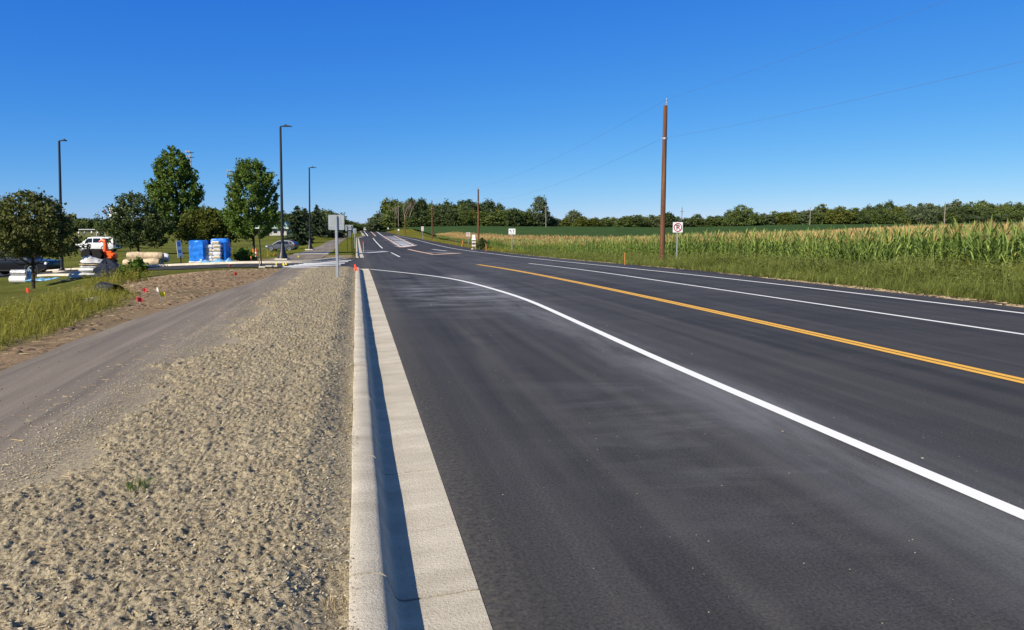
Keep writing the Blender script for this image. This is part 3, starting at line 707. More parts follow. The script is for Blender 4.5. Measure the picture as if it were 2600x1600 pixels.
# straw and wood chips on the bare strip beside the path, grit on the road
def chip(seed):
    rng = random.Random(seed); l, ww = rng.uniform(.03, .13), rng.uniform(.005, .012); z = rng.uniform(.004, .02)
    v = [(-l, -ww, .002), (l, -ww, z), (l, ww, z), (-l, ww, .002), (-l, 0, .002 + ww), (l, 0, z + ww)]
    return (np.array(v), np.array([(0, 1, 5, 4), (4, 5, 2, 3)]), np.array([0, 0]), np.zeros(6))
ch = [chip(i) for i in range(6)]
def keepS(x, y, rng):
    e = fbm(x * .8, y * .5, 3, 91)
    a = np.interp(y, [-8, 14, 18, 21.5, 27, 34.6], [-3.98, -3.93, -3.6, -3.28, -2.98, -3.3])
    rim = (x > dirt_edge(y) - .5) & (x < a - .03) & (rng.rand(len(x)) < .2 + .8 * sstep(.42, .6, e))
    return inview(x, y) & rim & (y < 35)
patch('straw_litter', 42000, (-12, -2.9), (6, 35), ch, [1 / 6] * 6, keepS, M_straw, .7, 1.7, 14, 'dry straw and wood shreds lying on the bare strip left of the trail', 'straw', None, 'log', 0, .9)
def keepE(x, y, rng):
    e = np.interp(y, [0, 90, 180], [14.55, 13.75, 13.65]); return inview(x, y, 1100) & (x > e + .15) & (x < e + 1.1) & (rng.rand(len(x)) < sstep(.42, .6, fbm(x * .5, y * .3, 3, 35)) * (1.1 - (x - e)))
patch('straw_litter', 30000, (13.6, 16), (9, 80), ch, [1 / 6] * 6, keepE, M_straw, .8, 2.2, 16, 'dry cut grass along the pavement edge in front of the weeds', 'straw', None, 'log', 0, .9)
M_dirtc = mat('brown_dirt_clods', (.20, .14, .09), .95, .1, 0, .4, 9)
def keepD(x, y, rng):
    a = np.interp(y, [-8, 14, 18, 21.5, 27, 34.6], [-3.98, -3.93, -3.6, -3.28, -2.98, -3.3])
    return inview(x, y) & (x > dirt_edge(y) - .3) & (x < a - .25) & (y < 34) & (rng.rand(len(x)) < .15 + .85 * sstep(.45, .62, fbm(x * .9, y * .6, 3, 93)))
def stuff_on(name, n, seed, xs, ys, zf, temps, m, smin, smax, label, cat, prob=None):
    rng = RS(seed); x = rng.uniform(*xs, n); y = ys[0] * (ys[1] / ys[0]) ** rng.rand(n)
    if prob is not None: k = rng.rand(n) < prob(x, y); x, y = x[k], y[k]
    n = len(x); z = np.array([zf(a, b) for a, b in zip(x, y)])
    o = scatter(name, temps, rng.choice(len(temps), n), np.c_[x, y, z], rng.uniform(0, 6.28, n), rng.uniform(smin, smax, n), m, rng.rand(n))
    return tag(o, label, cat, None, 'stuff')
def pebble(seed, flat=.5):
    rng = random.Random(seed); V = []; 
    ring = [(math.cos(a) * rng.uniform(.7, 1.1), math.sin(a) * rng.uniform(.7, 1.1)) for a in np.linspace(0, 6.28, 7)[:-1]]
    for x, y in ring: V.append((x * .8, y * .8, -.15))
    for x, y in ring: V.append((x, y, flat * .45 * rng.uniform(.8, 1.2)))
    for x, y in ring: V.append((x * .55, y * .55, flat * rng.uniform(.8, 1.2)))
    Q = []
    for k in (0, 6):
        for j in range(6): Q.append((k + j, k + (j + 1) % 6, k + 6 + (j + 1) % 6, k + 6 + j))
    Q += [(12, 13, 14, 15), (12, 15, 16, 17)]
    return np.array(V), np.array(Q), np.zeros(len(Q), int), np.zeros(len(V))
pb = [pebble(i) for i in range(7)]; pf = [pebble(20 + i, .22) for i in range(4)]
stuff_on('mulch_clods', 5000, 21, (-2.6, -.12), (2., 22), soil_z, pb, M_clod, .004, .011, 'small pale clods covering the mulched soil beside the kerb', 'soil clods', lambda x, y: .25 + .75 * sstep(.4, .6, fbm(x * 2.2, y * 2.2, 3, 70)))
def flake(seed):
    rng = random.Random(seed); l, ww, a = rng.uniform(.5, 1.), rng.uniform(.25, .5), rng.uniform(-.1, .75); k = rng.uniform(-.4, .5)
    e, f = rng.uniform(.05, .6), rng.uniform(.05, .6); v = [(-l, -ww * e, 0), (-l * rng.uniform(.6, 1), ww * e, rng.uniform(-.1, .4)), (rng.uniform(-.2, .2), ww, a), (rng.uniform(-.2, .2), -ww, a * .7), (l, ww * f, a + k), (l * .8, -ww * f, a * .5 + k)]
    return (np.array(v), np.array([(0, 3, 2, 1), (3, 5, 4, 2)]), np.array([0, 0]), np.zeros(6))
M_flake = leafmat('mulch_flakes', (.24, .20, .135), (.54, .475, .345), 0)
stuff_on('mulch_flakes', 112000, 26, (-3.0, -.012), (2., 24), soil_z, [flake(i) for i in range(8)], M_flake, .004, .014, 'curled pale mulch flakes matted over the soil beside the kerb', 'mulch', lambda x, y: (.35 + .65 * sstep(.38, .55, fbm(x * 2.2, y * 2.2, 3, 70))) * (.08 + .92 * sstep(-2.75, -2.05, x)) * np.where(x > -.085, np.clip(sstep(.42, .6, fbm(y * 1.3, y * 0 + 9, 4, 58)) * (-.012 - x) / .06, 0, 1), 1))
stuff_on('mulch_fibres', 2500, 22, (-2.9, -.1), (2., 20), soil_z, ch, M_straw, .12, .3, 'straw coloured mulch fibres strewn over the soil by the kerb', 'mulch')
stuff_on('road_grit', 700, 23, (.6, 13), (2.6, 34), lambda x, y: float(zr(y)) + .002, pf, M_gravel, .002, .006, 'tiny pale stone chips scattered on the dark asphalt', 'grit')
stuff_on('road_grit', 16, 24, (.7, 4.5), (2.8, 26), lambda x, y: float(zr(y)) + .002, pf, M_gravel, .007, .015, 'larger tan chips of dried mud lying on the asphalt', 'grit')
patch('dirt_clods', 9000, (-12, -2.9), (9, 34), pb, [1 / 7] * 7, keepD, M_dirtc, .03, .11, 17, 'brown dirt clods and broken roots on the bare bank left of the trail', 'dirt clods', None, 'log')
stuff_on('path_crumbs', 150, 25, (-4.7, -2.6), (4.5, 33), lambda x, y: float(zr(y)) + .136, pb, M_dirtc, .006, .017, 'dark crumbs of soil dropped on the dusty trail', 'soil crumbs')

# ------------------------------------------------------------------ corn and soybeans
def corn_plant(seed, full=True):
    rng = random.Random(seed); ps = []; H = 2.05
    if full:
        for a in (0, 1.57):
            v, q = blade(rng, a, 0.01, H, .03, 2, 0, 0, 0, 0); ps.append((v, q, 0, -.1))
    az = rng.uniform(0, 3.14)
    lv = [.25, .45, .65, .85, 1.02, 1.18, 1.34, 1.5, 1.64, 1.78, 1.9] if full else [1.25, 1.55]
    for i, z in enumerate(lv):
        a = az + (i % 2) * math.pi + rng.uniform(-.5, .5); top = z / H
        l = rng.uniform(.6, .9) * (1 - .35 * abs(top - .55)); lean = rng.uniform(.25, .55) - .1 * top
        v, q = blade(rng, a, lean, l, rng.uniform(.07, .10), 4 if full else 2, 0, 0, z, rng.uniform(.5, 1.5) if top < .8 else rng.uniform(.2, .8))
        yellow = z < .7 and rng.random() < .45
        ps.append((v, q, 1 if yellow else 0, rng.uniform(-.25, .3) + .12 * top))
    for i in range(7 if full else 6):
        a = rng.uniform(0, 6.28); v, q = blade(rng, a, rng.uniform(.02, .36), rng.uniform(.32, .5), .02 if full else .058, 2, 0, 0, H - .1, rng.uniform(0, .6)); ps.append((v, q, 2, rng.uniform(-.2, .2)))
    return join(ps)
cf = [corn_plant(i) for i in range(8)]; cs = [corn_plant(30 + i, False) for i in range(6)]
def far_lim(px): return np.interp(px, [1090, 1110, 1150, 1300, 1500, 1700, 2050, 2300, 2700], [205, 215, 262, 182, 152, 150, 150, 150, 142])
def corn_pts(i0, i1, sp, dmax, dmin=0, seed=0, step=1):
    rng = RS(seed); xs, ysl = [], []
    for i in range(i0, i1, step):
        y = np.arange(7, 270, sp); y = y + rng.normal(0, .05, len(y)); xs.append(22.4 + .76 * i + rng.normal(0, .05, len(y))); ysl.append(y)
    x, y = np.concatenate(xs), np.concatenate(ysl); d = x * math.sin(YAW) + y * math.cos(YAW); l = x * math.cos(YAW) - y * math.sin(YAW); px = CX + F * l / np.maximum(d, 1)
    k = (d > 5) & (px > 1085) & (px < 3100) & (d < far_lim(px)) & (d < dmax) & (d >= dmin) & (rng.rand(len(x)) < .94)
    return x[k], y[k]
def corn(name, temps, x, y, seed, label, smul=1.):
    rng = RS(seed); n = len(x); s = rng.uniform(.86, 1.08, n) * (.93 + .14 * fbm(x * .12, y * .12, 2, 5)) * smul
    r = np.clip(.15 + .55 * fbm(x * .2, y * .2, 3, 6) + rng.uniform(-.18, .22, n), 0, 1)
    o = scatter(name, temps, rng.randint(0, len(temps), n), np.c_[x, y, T(x, y)], rng.uniform(0, 6.28, n), s, [LM['corn'], LM['corny'], LM['tassel']], r, tilt=rng.normal(0, .05, (n, 2)))
    return tag(o, label, 'corn', None, 'stuff')
x1, y1 = corn_pts(0, 9, .19, 130, 0, 1); x1b, y1b = corn_pts(0, 9, .3, 400, 130, 2)
x2, y2 = corn_pts(9, 60, .26, 75, 0, 3); x3, y3 = corn_pts(9, 180, .42, 400, 75, 4, 2)
corn('corn_field', cf, x1, y1, 5, 'tall green corn with tan tassels, front rows beside the roadside weeds')
corn('corn_field', cs, np.r_[x1b, x2, x3], np.r_[y1b, y2, y3], 6, 'tasselled tops of the corn stretching back behind the front rows')
# soybean slope behind the corn
pa = np.linspace(880, 2760, 330); db = np.geomspace(1, 1, 1)
u = np.linspace(0, 1, 60); d0 = far_lim(pa) + 2; d0 = np.where(pa < 1112, np.interp(pa, [880, 1040, 1112], [345, 318, 255]), d0); d1 = np.interp(pa, [880, 1000, 1150, 1300, 1500, 1900, 2300, 2760], [350, 340, 345, 372, 380, 372, 372, 350])
DD = d0[:, None] * (1 - u) + d1[:, None] * u; PX = np.repeat(pa[:, None], 60, 1)
sx_, sy_ = col_xy(PX.ravel(), DD.ravel(), 0.); szz = T(sx_, sy_) + .55 + .25 * fbm(sx_ * .3, sy_ * .3, 3, 8)
m, t, b = nodes_of('soybean_canopy', 1., 0.)
p = pos(t); c = mixc(t, ramp(t, noise(t, p, .12, 5, .6), .3, .7), (.036, .074, .028), (.056, .098, .038)); c = mixc(t, ramp(t, noise(t, p, 1.4, 4, .7), .35, .7), mixc(t, 1., c, (.75, .75, .75), 'MULTIPLY'), mixc(t, 1., c, (1.25, 1.25, 1.2), 'MULTIPLY'))
L(t, c, b.inputs['Base Color']); bump(t, b, noise(t, p, 1.6, 4, .7), .8, .3)
tag(npmesh('soybean_field', np.c_[sx_, sy_, szz], grid_quads(330, 60), m, smooth=True), 'smooth dark green soybean slope between the corn and the woods', 'crop', None, 'stuff')

# ------------------------------------------------------------------ trees
def cards(C, size, rng, rnd, stretch=None):
    """leaf-shaped quads with random attitude round the points C"""
    n = len(C); a = rng.normal(size=(n, 3)); a /= np.linalg.norm(a, axis=1)[:, None]
    if stretch is not None: a = a * .6 + stretch; a /= np.linalg.norm(a, axis=1)[:, None]
    b = np.cross(a, rng.normal(size=(n, 3))); b /= np.linalg.norm(b, axis=1)[:, None] + 1e-9
    s = (size * rng.uniform(.6, 1.3, n))[:, None]; a = a * s * .75; b = b * s * .42
    V = np.stack([C - a, C + b - a * .1, C + a, C - b - a * .1], 1).reshape(-1, 3)
    return V, np.arange(4 * n).reshape(n, 4), np.repeat(np.clip(rnd, 0, 1), 4)
def crown(seed, z0, z1, R, prof, nclump, nleaf, leaf, spread, shoots=0., lump=.28, ecc=1., inner=.35):
    rng = RS(seed); t = rng.rand(nclump * 4); pr = np.array([prof(q) for q in t]); k = rng.rand(len(t)) < pr / pr.max(); t, pr = t[k][:nclump], pr[k][:nclump]; n = len(t)
    a = rng.uniform(0, 2 * np.pi, n); ph = rng.uniform(0, 6.28, 6)
    lm = 1 + lump * (np.sin(3 * a + ph[0] + 5 * t) * .5 + np.sin(5 * a + ph[1] - 9 * t) * .3 + np.sin(2 * a + 13 * t + ph[2]) * .4 + rng.normal(0, .25, n))
    r = R * pr * lm * (inner + (1 - inner) * rng.rand(n) ** .45)
    C = np.c_[r * np.cos(a) * ecc, r * np.sin(a), z0 + (z1 - z0) * t]
    out = np.c_[np.cos(a), np.sin(a), .45 + 1.5 * t]; out /= np.linalg.norm(out, axis=1)[:, None]
    cr = rng.rand(n)
    idx = np.repeat(np.arange(n), nleaf); m = len(idx); sp = spread * rng.uniform(.5, 1.3, n)[idx][:, None]
    off = rng.normal(size=(m, 3)) * sp * (np.array([1, 1, .7]) if not shoots else .5)
    if shoots: off = off + out[idx] * (rng.rand(m)[:, None] ** .8) * sp * 3.2 * shoots
    return cards(C[idx] + off, np.full(m, leaf), rng, .62 * cr[idx] + .38 * rng.rand(m), None), C
def limbs(m, seed, h, r, C, nl=14, lean=0., base=.35):
    rng = random.Random(seed); top = Vector((lean, 0, h))
    pts = [Vector((0, 0, -.15)), Vector((.0, 0, .15)), Vector((lean * .3 + .03, .02, h * .4)), Vector((lean * .7 - .03, 0, h * .75)), top]
    m.tube(pts, [r * 1.35, r, r * .8, r * .45, r * .1], 8)
    for i in range(nl):
        c = Vector(C[rng.randrange(len(C))]); t = rng.uniform(base, .8); s = Vector((lean * t, 0, h * t * min(1, max(.5, c.z / h))))
        if c.z < s.z: s.z = max(c.z * .7, h * .15)
        mid = (s + c) / 2 + Vector((0, 0, -.06 * h)); m.tube([s, mid, c], [r * .42, r * .26, r * .06], 5)
def tree(name, label, loc, seed, h, R, z0, prof, leafm, nclump, nleaf, leaf, spread, tr, group=None, shoots=0., lump=.28, nl=14, lean=0., ecc=1., inner=.35, rz=0.):
    o = thing(name, label, 'tree', loc, rz, group)
    (V, Q, r), C = crown(seed, z0, h, R, prof, nclump, nleaf, leaf, spread, shoots, lump, ecc, inner)
    npmesh('crown', V, Q, leafm, o, rnd=r)
    m = MB(); limbs(m, seed, h * .82, tr, C, nl, lean); m.build('trunk', M_bark, o, True)
    return o
oval = lambda t: max(.08, math.sin(math.pi * min(1, .13 + .80 * t ** .85)) ** .7) * (1.0 if t < .6 else 1 - .25 * (t - .6))
maplep = lambda t: np.interp(t, [0, .08, .28, .5, .75, .92, 1], [.35, .7, .92, .9, .7, .42, .12])
domep = lambda t: np.interp(t, [0, .1, .35, .6, .85, 1], [.55, .95, 1., .85, .5, .12])
flatp = lambda t: np.interp(t, [0, .15, .5, .8, 1], [.75, 1., .95, .7, .25])
tree('crabapple_tree', 'bushy brown green crabapple tree beside the dark pickup at far left', B(85, 40), 1, 5.05, 2.25, 1.75, domep, LM['crab'], 560, 32, .115, .22, .10, lump=.3, shoots=.35, lean=.15, nl=22)
tree('crabapple_tree', 'dark crabapple tree with ragged spiky top behind the pale straw rolls', B(352, 70), 2, 5.5, 2.45, .8, domep, LM['crabg'], 460, 30, .15, .24, .12, lump=.5, shoots=.8, lean=-.2, nl=26)
tree('maple_tree', 'largest maple, tall oval crown standing left of the blue pallets', B(455, 80), 3, 10.6, 2.3, 1.9, maplep, LM['maple'], 560, 60, .17, .21, .17, shoots=1.25, lump=.25, nl=26)
tree('round_tree', 'low spreading olive green tree right behind the blue wrapped pallets', B(532, 76), 4, 4.35, 2.75, 1.15, flatp, LM['round'], 380, 34, .19, .30, .13, lump=.25)
tree('maple_tree', 'smaller upright maple with orange stakes at its foot', B(645, 62), 5, 7.45, 1.9, 1.35, maplep, LM['maple'], 520, 58, .125, .165, .10, shoots=1.35, lump=.25, nl=24)
tree('young_tree', 'thin young tree just left of the dark crabapple trunk', B(331, 72), 6, 3.2, .7, 1.6, domep, LM['crabg'], 70, 26, .14, .2, .06, nl=5)
tree('young_tree', 'slim light green sapling in front of the green roofed building', B(713, 150), 7, 5.0, .75, 1.6, domep, LM['green'], 80, 24, .25, .3, .06, nl=5)
def spruce(label, loc, seed, h, R, group=None):
    rng = RS(seed); o = thing('spruce_tree', label, 'tree', loc, 0, group); P, S, rn = [], [], []
    nl = int(h * 5)
    for i in range(nl):
        t = (i + rng.rand()) / nl; z = .25 + (h - .25) * t; r = R * (1 - t) ** .85 * rng.uniform(.75, 1.15) + .06
        for a in rng.uniform(0, 6.28, 7 if t < .8 else 4):
            k = int(6 + r * 14); s = rng.rand(k) ** .7; cr = rng.rand()
            P.append(np.c_[r * s * np.cos(a) + rng.normal(0, .09, k), r * s * np.sin(a) + rng.normal(0, .09, k), z - .28 * r * s + .12 * r * s * s + rng.normal(0, .07, k)])
            S.append(np.tile([math.cos(a), math.sin(a), .1], (k, 1))); rn.append(np.full(k, cr) * .6 + rng.rand(k) * .4)
    V, Q, r_ = cards(np.concatenate(P), np.full(sum(map(len, P)), .26), rng, np.concatenate(rn), np.concatenate(S))
    npmesh('crown', V, Q, LM['spruce'], o, rnd=r_); m = MB(); m.tube([(0, 0, -.1), (0, 0, h * .95)], [.14, .02], 6); m.build('trunk', M_bark, o)
    return o
spruce('dark spruce right of the grey crossover, nearest of the spruces', B(757, 120), 1, 6.3, 2.75)
spruce('dark spruce directly left of the square sign back', B(806, 150), 2, 6.3, 2.5)
spruce('wide dark spruce seen below and behind the square sign back', B(845, 165), 3, 5.6, 3.2)
spruce('dark spruce between the two black light poles, behind the nearest spruce', B(776, 160), 4, 5.8, 2.3)
# woods: a few tree kinds, copied as whole trees
PROT = {}
def proto(kind, leafm, seed, prof, lump=.32, R=3.6, h=10., z0=.6, leaf=.62, nclump=150, nleaf=14):
    (V, Q, r), C = crown(seed, z0, h, R, prof, nclump, nleaf, leaf, .62, 0, lump, 1., .45)
    cm = npmesh('crown', V, Q, leafm, rnd=r, link=False)
    m = MB(); limbs(m, seed, h * .8, .2, C, 6); to = m.build('trunk', M_bark); tm = to.data; bpy.data.objects.remove(to)
    PROT.setdefault(kind, []).append((cm, tm))
for i in range(4):
    proto('wood', LM['wood'], 100 + i, (domep, oval, flatp, domep)[i]); proto('woodd', LM['woodd'], 110 + i, (oval, domep, oval, flatp)[i])
for i in range(2): proto('woody', LM['woody'], 120 + i, domep); proto('woodb', LM['woodb'], 130 + i, oval)
def belt(label, group, spans, seed, kinds, wid=1.):
    rng = random.Random(seed)
    for (pa, pb_, rowa, rowb, d, dj, step) in spans:
        p = pa
        while p < pb_:
            f = (p - pa) / max(1, pb_ - pa); top = rowa + (rowb - rowa) * f + rng.choice((0, 0, 1)) * rng.uniform(-12, 12) + rng.uniform(-4, 4); dd = d + rng.uniform(-dj, dj)
            g_ = B(p, dd); ztop = CH + (HZ - top) * dd / F; h = max(4., ztop - g_.z)
            cm, tm = rng.choice(PROT[rng.choice(kinds)]); o = thing('broadleaf_tree', label, 'tree', g_, rng.uniform(0, 6.28), group)
            s = h / 10.; ww = max(s * .85, min(1.5, .98 * wid * rng.uniform(.8, 1.35)))
            o.scale = (ww, ww, s)
            for nm, me in (('crown', cm), ('trunk', tm)):
                c = bpy.data.objects.new(nm, me); COL.objects.link(c); c.parent = o
            p += step * 1.2 * rng.uniform(.75, 1.25)
WK = ['wood', 'wood', 'woodd', 'woodd', 'woody']
belt('leafy tree in the dense wood where the road meets the skyline', 'trees of the wood beside the far road', [(990, 1330, 533, 540, 352, 6, 21), (1000, 1330, 520, 536, 372, 8, 22), (985, 1270, 510, 522, 392, 10, 22), (1075, 1250, 513, 518, 385, 6, 30)], 1, WK)
belt('tree standing at the left end of the wood, close to the road', 'roadside trees at the far end of the road', [(946, 992, 560, 540, 350, 8, 15), (926, 965, 573, 552, 440, 15, 14), (960, 1000, 545, 525, 372, 8, 18)], 2, ['wood', 'woodb', 'woodb'])
belt('tree in the broken hedgerow behind the soybean slope, right of the tall tree', 'hedgerow trees behind the soybeans', [(1330, 1395, 545, 548, 366, 8, 16), (1395, 1540, 553, 555, 420, 25, 15), (1480, 1530, 553, 556, 372, 4, 22), (1540, 1620, 556, 550, 480, 20, 14)], 3, ['wood', 'woodd', 'woody', 'woodb'])
belt('tree in the wood behind the no parking sign', 'trees of the wood behind the no parking sign', [(1585, 1720, 548, 546, 374, 6, 20), (1720, 1850, 556, 548, 376, 6, 19), (1600, 1860, 553, 548, 402, 8, 22), (1850, 2060, 548, 545, 374, 6, 20), (1850, 2060, 540, 540, 400, 8, 22)], 4, WK + ['woodb'])
belt('tree on the wooded hillside above the corn at far right', 'trees on the wooded hillside above the corn', [(2050, 2720, 545, 545, 366, 6, 20), (2060, 2720, 537, 526, 392, 8, 20), (2100, 2720, 535, 516, 420, 10, 20), (2200, 2720, 526, 510, 450, 10, 22)], 5, WK + ['wood', 'woodb'])
belt('tree in the hazy tree line beyond the sports field', 'tree line beyond the sports field', [(-80, 60, 535, 548, 330, 15, 17), (150, 340, 549, 565, 420, 20, 16), (330, 600, 560, 560, 430, 20, 17), (60, 150, 550, 550, 430, 20, 17)], 6, ['woodd', 'woodb', 'wood'])
belt('tree in the dark belt behind the spruces and light poles', 'dark tree belt behind the spruces', [(560, 780, 548, 543, 285, 10, 19), (640, 860, 545, 538, 305, 10, 20), (775, 870, 538, 548, 275, 8, 20), (862, 905, 556, 572, 300, 12, 13), (898, 918, 576, 580, 430, 10, 9)], 7, ['woodd', 'wood', 'woodd'])
def big(label, px, d, top, leafm, seed, wpx, prof, name='broadleaf_tree', base=None):
    g_ = B(px, d); h = CH + (HZ - top) * d / F - g_.z
    return tree(name, label, g_, seed, h, wpx * d / F / 2, h * .1, prof, leafm, 240, 18, .55, .6, .3, lump=.3, nl=10)
big('tallest rounded tree rising above the end of the wood', 1371, 358, 500, LM['woodb'], 41, 46, oval)
big('broad flat topped tree standing alone above the hedgerow', 1458, 430, 537, LM['woodb'], 42, 46, flatp)
big('big rounded oak at the edge of the soybean slope', 1883, 362, 523, LM['wood'], 43, 74, domep)
big('yellow green tree turning at the top, on the hillside edge', 2130, 362, 527, LM['woody'], 44, 70, domep)
big('grey green oak cluster left of the pale pole on the hillside', 2345, 360, 519, LM['woodb'], 45, 80, flatp)
big('dark conical tree rising out of the middle of the wood', 1045, 360, 505, LM['woodd'], 46, 26, oval)
big('dark pointed tree beside the dead trees', 1072, 362, 508, LM['woodd'], 47, 22, oval)
big('round dark tree crown just left of the second pole', 1190, 365, 508, LM['woodd'], 48, 52, domep)
def bare(label, loc, seed, h):
    rng = random.Random(seed); o = thing('dead_tree', label, 'tree', loc); m = MB()
    def grow(p, d, l, r, k):
        q = p + d * l; m.tube([p, (p + q) / 2 + Vector((rng.uniform(-.1, .1), 0, 0)) * l * .3, q], [r, r * .8, r * .55], 5)
        if k:
            for _ in range(3): grow(q - d * l * rng.uniform(0, .4), (d + Vector((rng.uniform(-.6, .6), rng.uniform(-.6, .6), rng.uniform(0, .4)))).normalized(), l * .62, r * .5, k - 1)
    grow(Vector((0, 0, -.2)), Vector((0, 0, 1)), h * .45, .26, 4); m.build('branches', M_barkd, o); return o
gp = B(1028, 350); bare('bare dead tree poking above the left part of the wood', gp, 3, 15.5)
gp = B(1040, 356); bare('second bare dead tree, right of the first above the wood', gp, 5, 15)
gp = B(1010, 352); bare('short bare dead tree at the left edge of the wood', gp, 8, 13)

# ------------------------------------------------------------------ bushes and near plants
def bush(name, label, loc, seed, h, R, leafm, n=70, leaf=.12, cat='bush'):
    o = thing(name, label, cat, loc); (V, Q, r), C = crown(seed, .05, h, R, domep, n, 22, leaf, .14, .3, .3)
    npmesh('foliage', V, Q, leafm, o, rnd=r); m = MB()
    for i in range(6): m.tube([(0, 0, -.05), tuple(np.array(C[i * 7]) * [.5, .5, .6]), tuple(C[i * 7])], [.015, .01, .004], 4)
    m.build('stem', M_bark, o); return o
bush('leafy_bush', 'bright broad leaved bush in front of the shaded pile', B(345, 33), 1, .8, .42, LM['green'], 60, .14)
def weed_clump(label, loc, seed, n, R, lo, hi, kinds, leafm):
    rng = random.Random(seed); o = thing('weed_clump', label, 'weeds', loc); Vs, Qs, Rs = [], [], []; off = 0
    for i in range(n):
        V, Q, mi, r0 = tf[rng.choice(kinds)]; a = rng.uniform(0, 6.28); r = R * math.sqrt(rng.random()); th = rng.uniform(0, 6.28); k = rng.uniform(lo, hi) * (1.1 - .5 * r / R); c, s_ = math.cos(th), math.sin(th)
        W = np.c_[(V[:, 0] * c - V[:, 1] * s_) * k + r * math.cos(a), (V[:, 0] * s_ + V[:, 1] * c) * k + r * math.sin(a), V[:, 2] * k]
        dz = float(T(loc.x + r * math.cos(a), loc.y + r * math.sin(a))[0]) - loc.z; W[:, 2] += dz
        Vs.append(W); Qs.append(Q + off); off += len(V); Rs.append(np.clip(r0 + rng.uniform(.15, .8), 0, 1))
    npmesh('foliage', np.concatenate(Vs), np.concatenate(Qs), leafm, o, rnd=np.concatenate(Rs)); return o
weed_clump('feathery green weed clump at the foot of the sack pile', B(296, 27.5), 2, 130, 1.15, .55, 1.15, [2, 0, 3, 4], LM['weedl'])
weed_clump('low weedy clump between the blue pallets and the maple stakes', B(603, 52), 3, 150, 1.5, .6, 1.3, [1, 3, 4, 4], LM['weed'])
bush('leafy_bush', 'broad leaved green clump at the street edge right of the blue tarp', B(622, 48), 4, .7, .6, LM['green'], 60, .12)
weed_clump('grassy green clump in front of the grey crossover', B(684, 57), 5, 120, 1.5, .5, 1.1, [0, 1, 2, 3], LM['weedl'])
bush('leafy_bush', 'dark weed clump at the foot of the second pole', B(1226, 88), 6, 1.25, .75, LM['crabg'], 60, .16)
o = thing('grass_tuft', 'small green grass tuft growing alone in the mulched soil', 'grass', (0, 0, 0))
p = hit(365, 1300, off=.02); o.location = (p.x, p.y, soil_z(p.x, p.y) - .005)
V, Q, mi, r0 = tuft(77, 46, .10, .006, .085)
npmesh('blades', V, Q, LM['green'], o, rnd=np.clip(.5 + r0, 0, 1))
o = thing('grass_tuft', 'dry straw tuft against the kerb at the bottom edge', 'grass', (0, 0, 0))
p = hit(850, 1575, off=.02); o.location = (p.x, p.y, soil_z(p.x, p.y) - .01)
V, Q, mi, r0 = tuft(78, 40, .085, .004, .08); npmesh('blades', V, Q, M_straw, o, rnd=np.clip(.5 + r0, 0, 1))

# ------------------------------------------------------------------ poles, wires, lamps
def upole(label, px, d, top_row, X=None, m_=None, r=.15, group='wooden utility poles along the far verge', brack=True, clamp=True, name='utility_pole'):
    g_ = B(px, d); ztop = CH + (HZ - top_row) * d / F; h = ztop - g_.z
    o = thing(name, label, 'pole', g_, 0, group)
    m = MB(); m.tube([(0, 0, -.5), (0, 0, h * .5), (0, 0, h)], [r * 1.08, r * .95, r * .80], 12); m.build('shaft', m_ or M_wood, o, True)
    if brack:
        m = MB(); m.box((.06, 0, h - .02), (.05, .05, .3)); m.tube([(.05, 0, h + .05), (.07, 0, h + .3)], [.025, .02], 6); m.lathe([(.03, h + .28), (.055, h + .3), (.03, h + .34), (.05, h + .36), (.02, h + .42)], 8, (.07, 0, 0)); m.build('top_insulator', M_steel, o)
    if clamp:
        m = MB(); zc = h - 1.9; m.lathe([(r * .92, zc - .05), (r * .95, zc - .05), (r * .95, zc + .05), (r * .92, zc + .05)], 10); m.box((-r - .03, 0, zc), (.12, .06, .08)); m.box((r + .02, 0, zc), (.1, .06, .06)); m.build('wire_clamp', M_steel, o)
    return o, g_, h
PL = []
for label, px, d, tr in [('tall brown utility pole beside the no parking sign', 1680, 44.7, 278), ('brown utility pole behind the white roadside barricade', 1215, 112.7, 482), ('brown utility pole in front of the middle of the wood', 1098, 181, 510),
                         ('brown utility pole right of the small white double sign on the verge', 1029, 250, 535), ('slim brown pole, second from the far end of the pole line', 1004, 317, 542), ('slimmest pole at the far end of the pole line', 986, 385, 545)]:
    o, g_, h = upole(label, px, d, tr); PL.append((g_, h))
PL[0][0]
g0 = Vector((18.4, -26, float(T(18.4, -26)[0]))); h0 = 9.2 - g0.z
o = thing('utility_pole', 'brown utility pole behind the viewpoint carrying the near wires', 'pole', g0, 0, 'wooden utility poles along the far verge'); m = MB(); m.tube([(0, 0, -.5), (0, 0, h0)], [.16, .12], 10); m.build('shaft', M_wood, o, True)
PT = [(g0, h0)] + PL
for k, (nm, dz, S1, lab) in enumerate([('power_line', .36, .7, 'upper thin overhead wire running from pole top to pole top'), ('power_line', -1.9, .95, 'lower thin overhead wire clamped below the pole tops')]):
    m = MB()
    for i in range(len(PT) - 1):
        a = PT[i][0] + Vector((.07 if k == 0 else -.16, 0, PT[i][1] + dz)); b = PT[i + 1][0] + Vector((.07 if k == 0 else -.16, 0, PT[i + 1][1] + dz))
        pts = [a.lerp(b, t) - Vector((0, 0, S1 * 4 * t * (1 - t))) for t in np.linspace(0, 1, 25)]
        m.tube(pts, .0042 + .0012 * i, 5)
    tag(m.build(nm, mat('wire_metal_%d' % k, (.12, .16, .22), .6)), lab, 'wire', 'overhead power lines')
upole('pale grey pole standing alone at the end of the wood', 1386, 330, 521, m_=M_wood2, r=.14, group='pale poles in the distant fields', clamp=False)
upole('pale grey pole on the soybean edge before the hillside', 2056, 335, 527, m_=M_wood2, r=.15, group='pale poles in the distant fields', clamp=False)
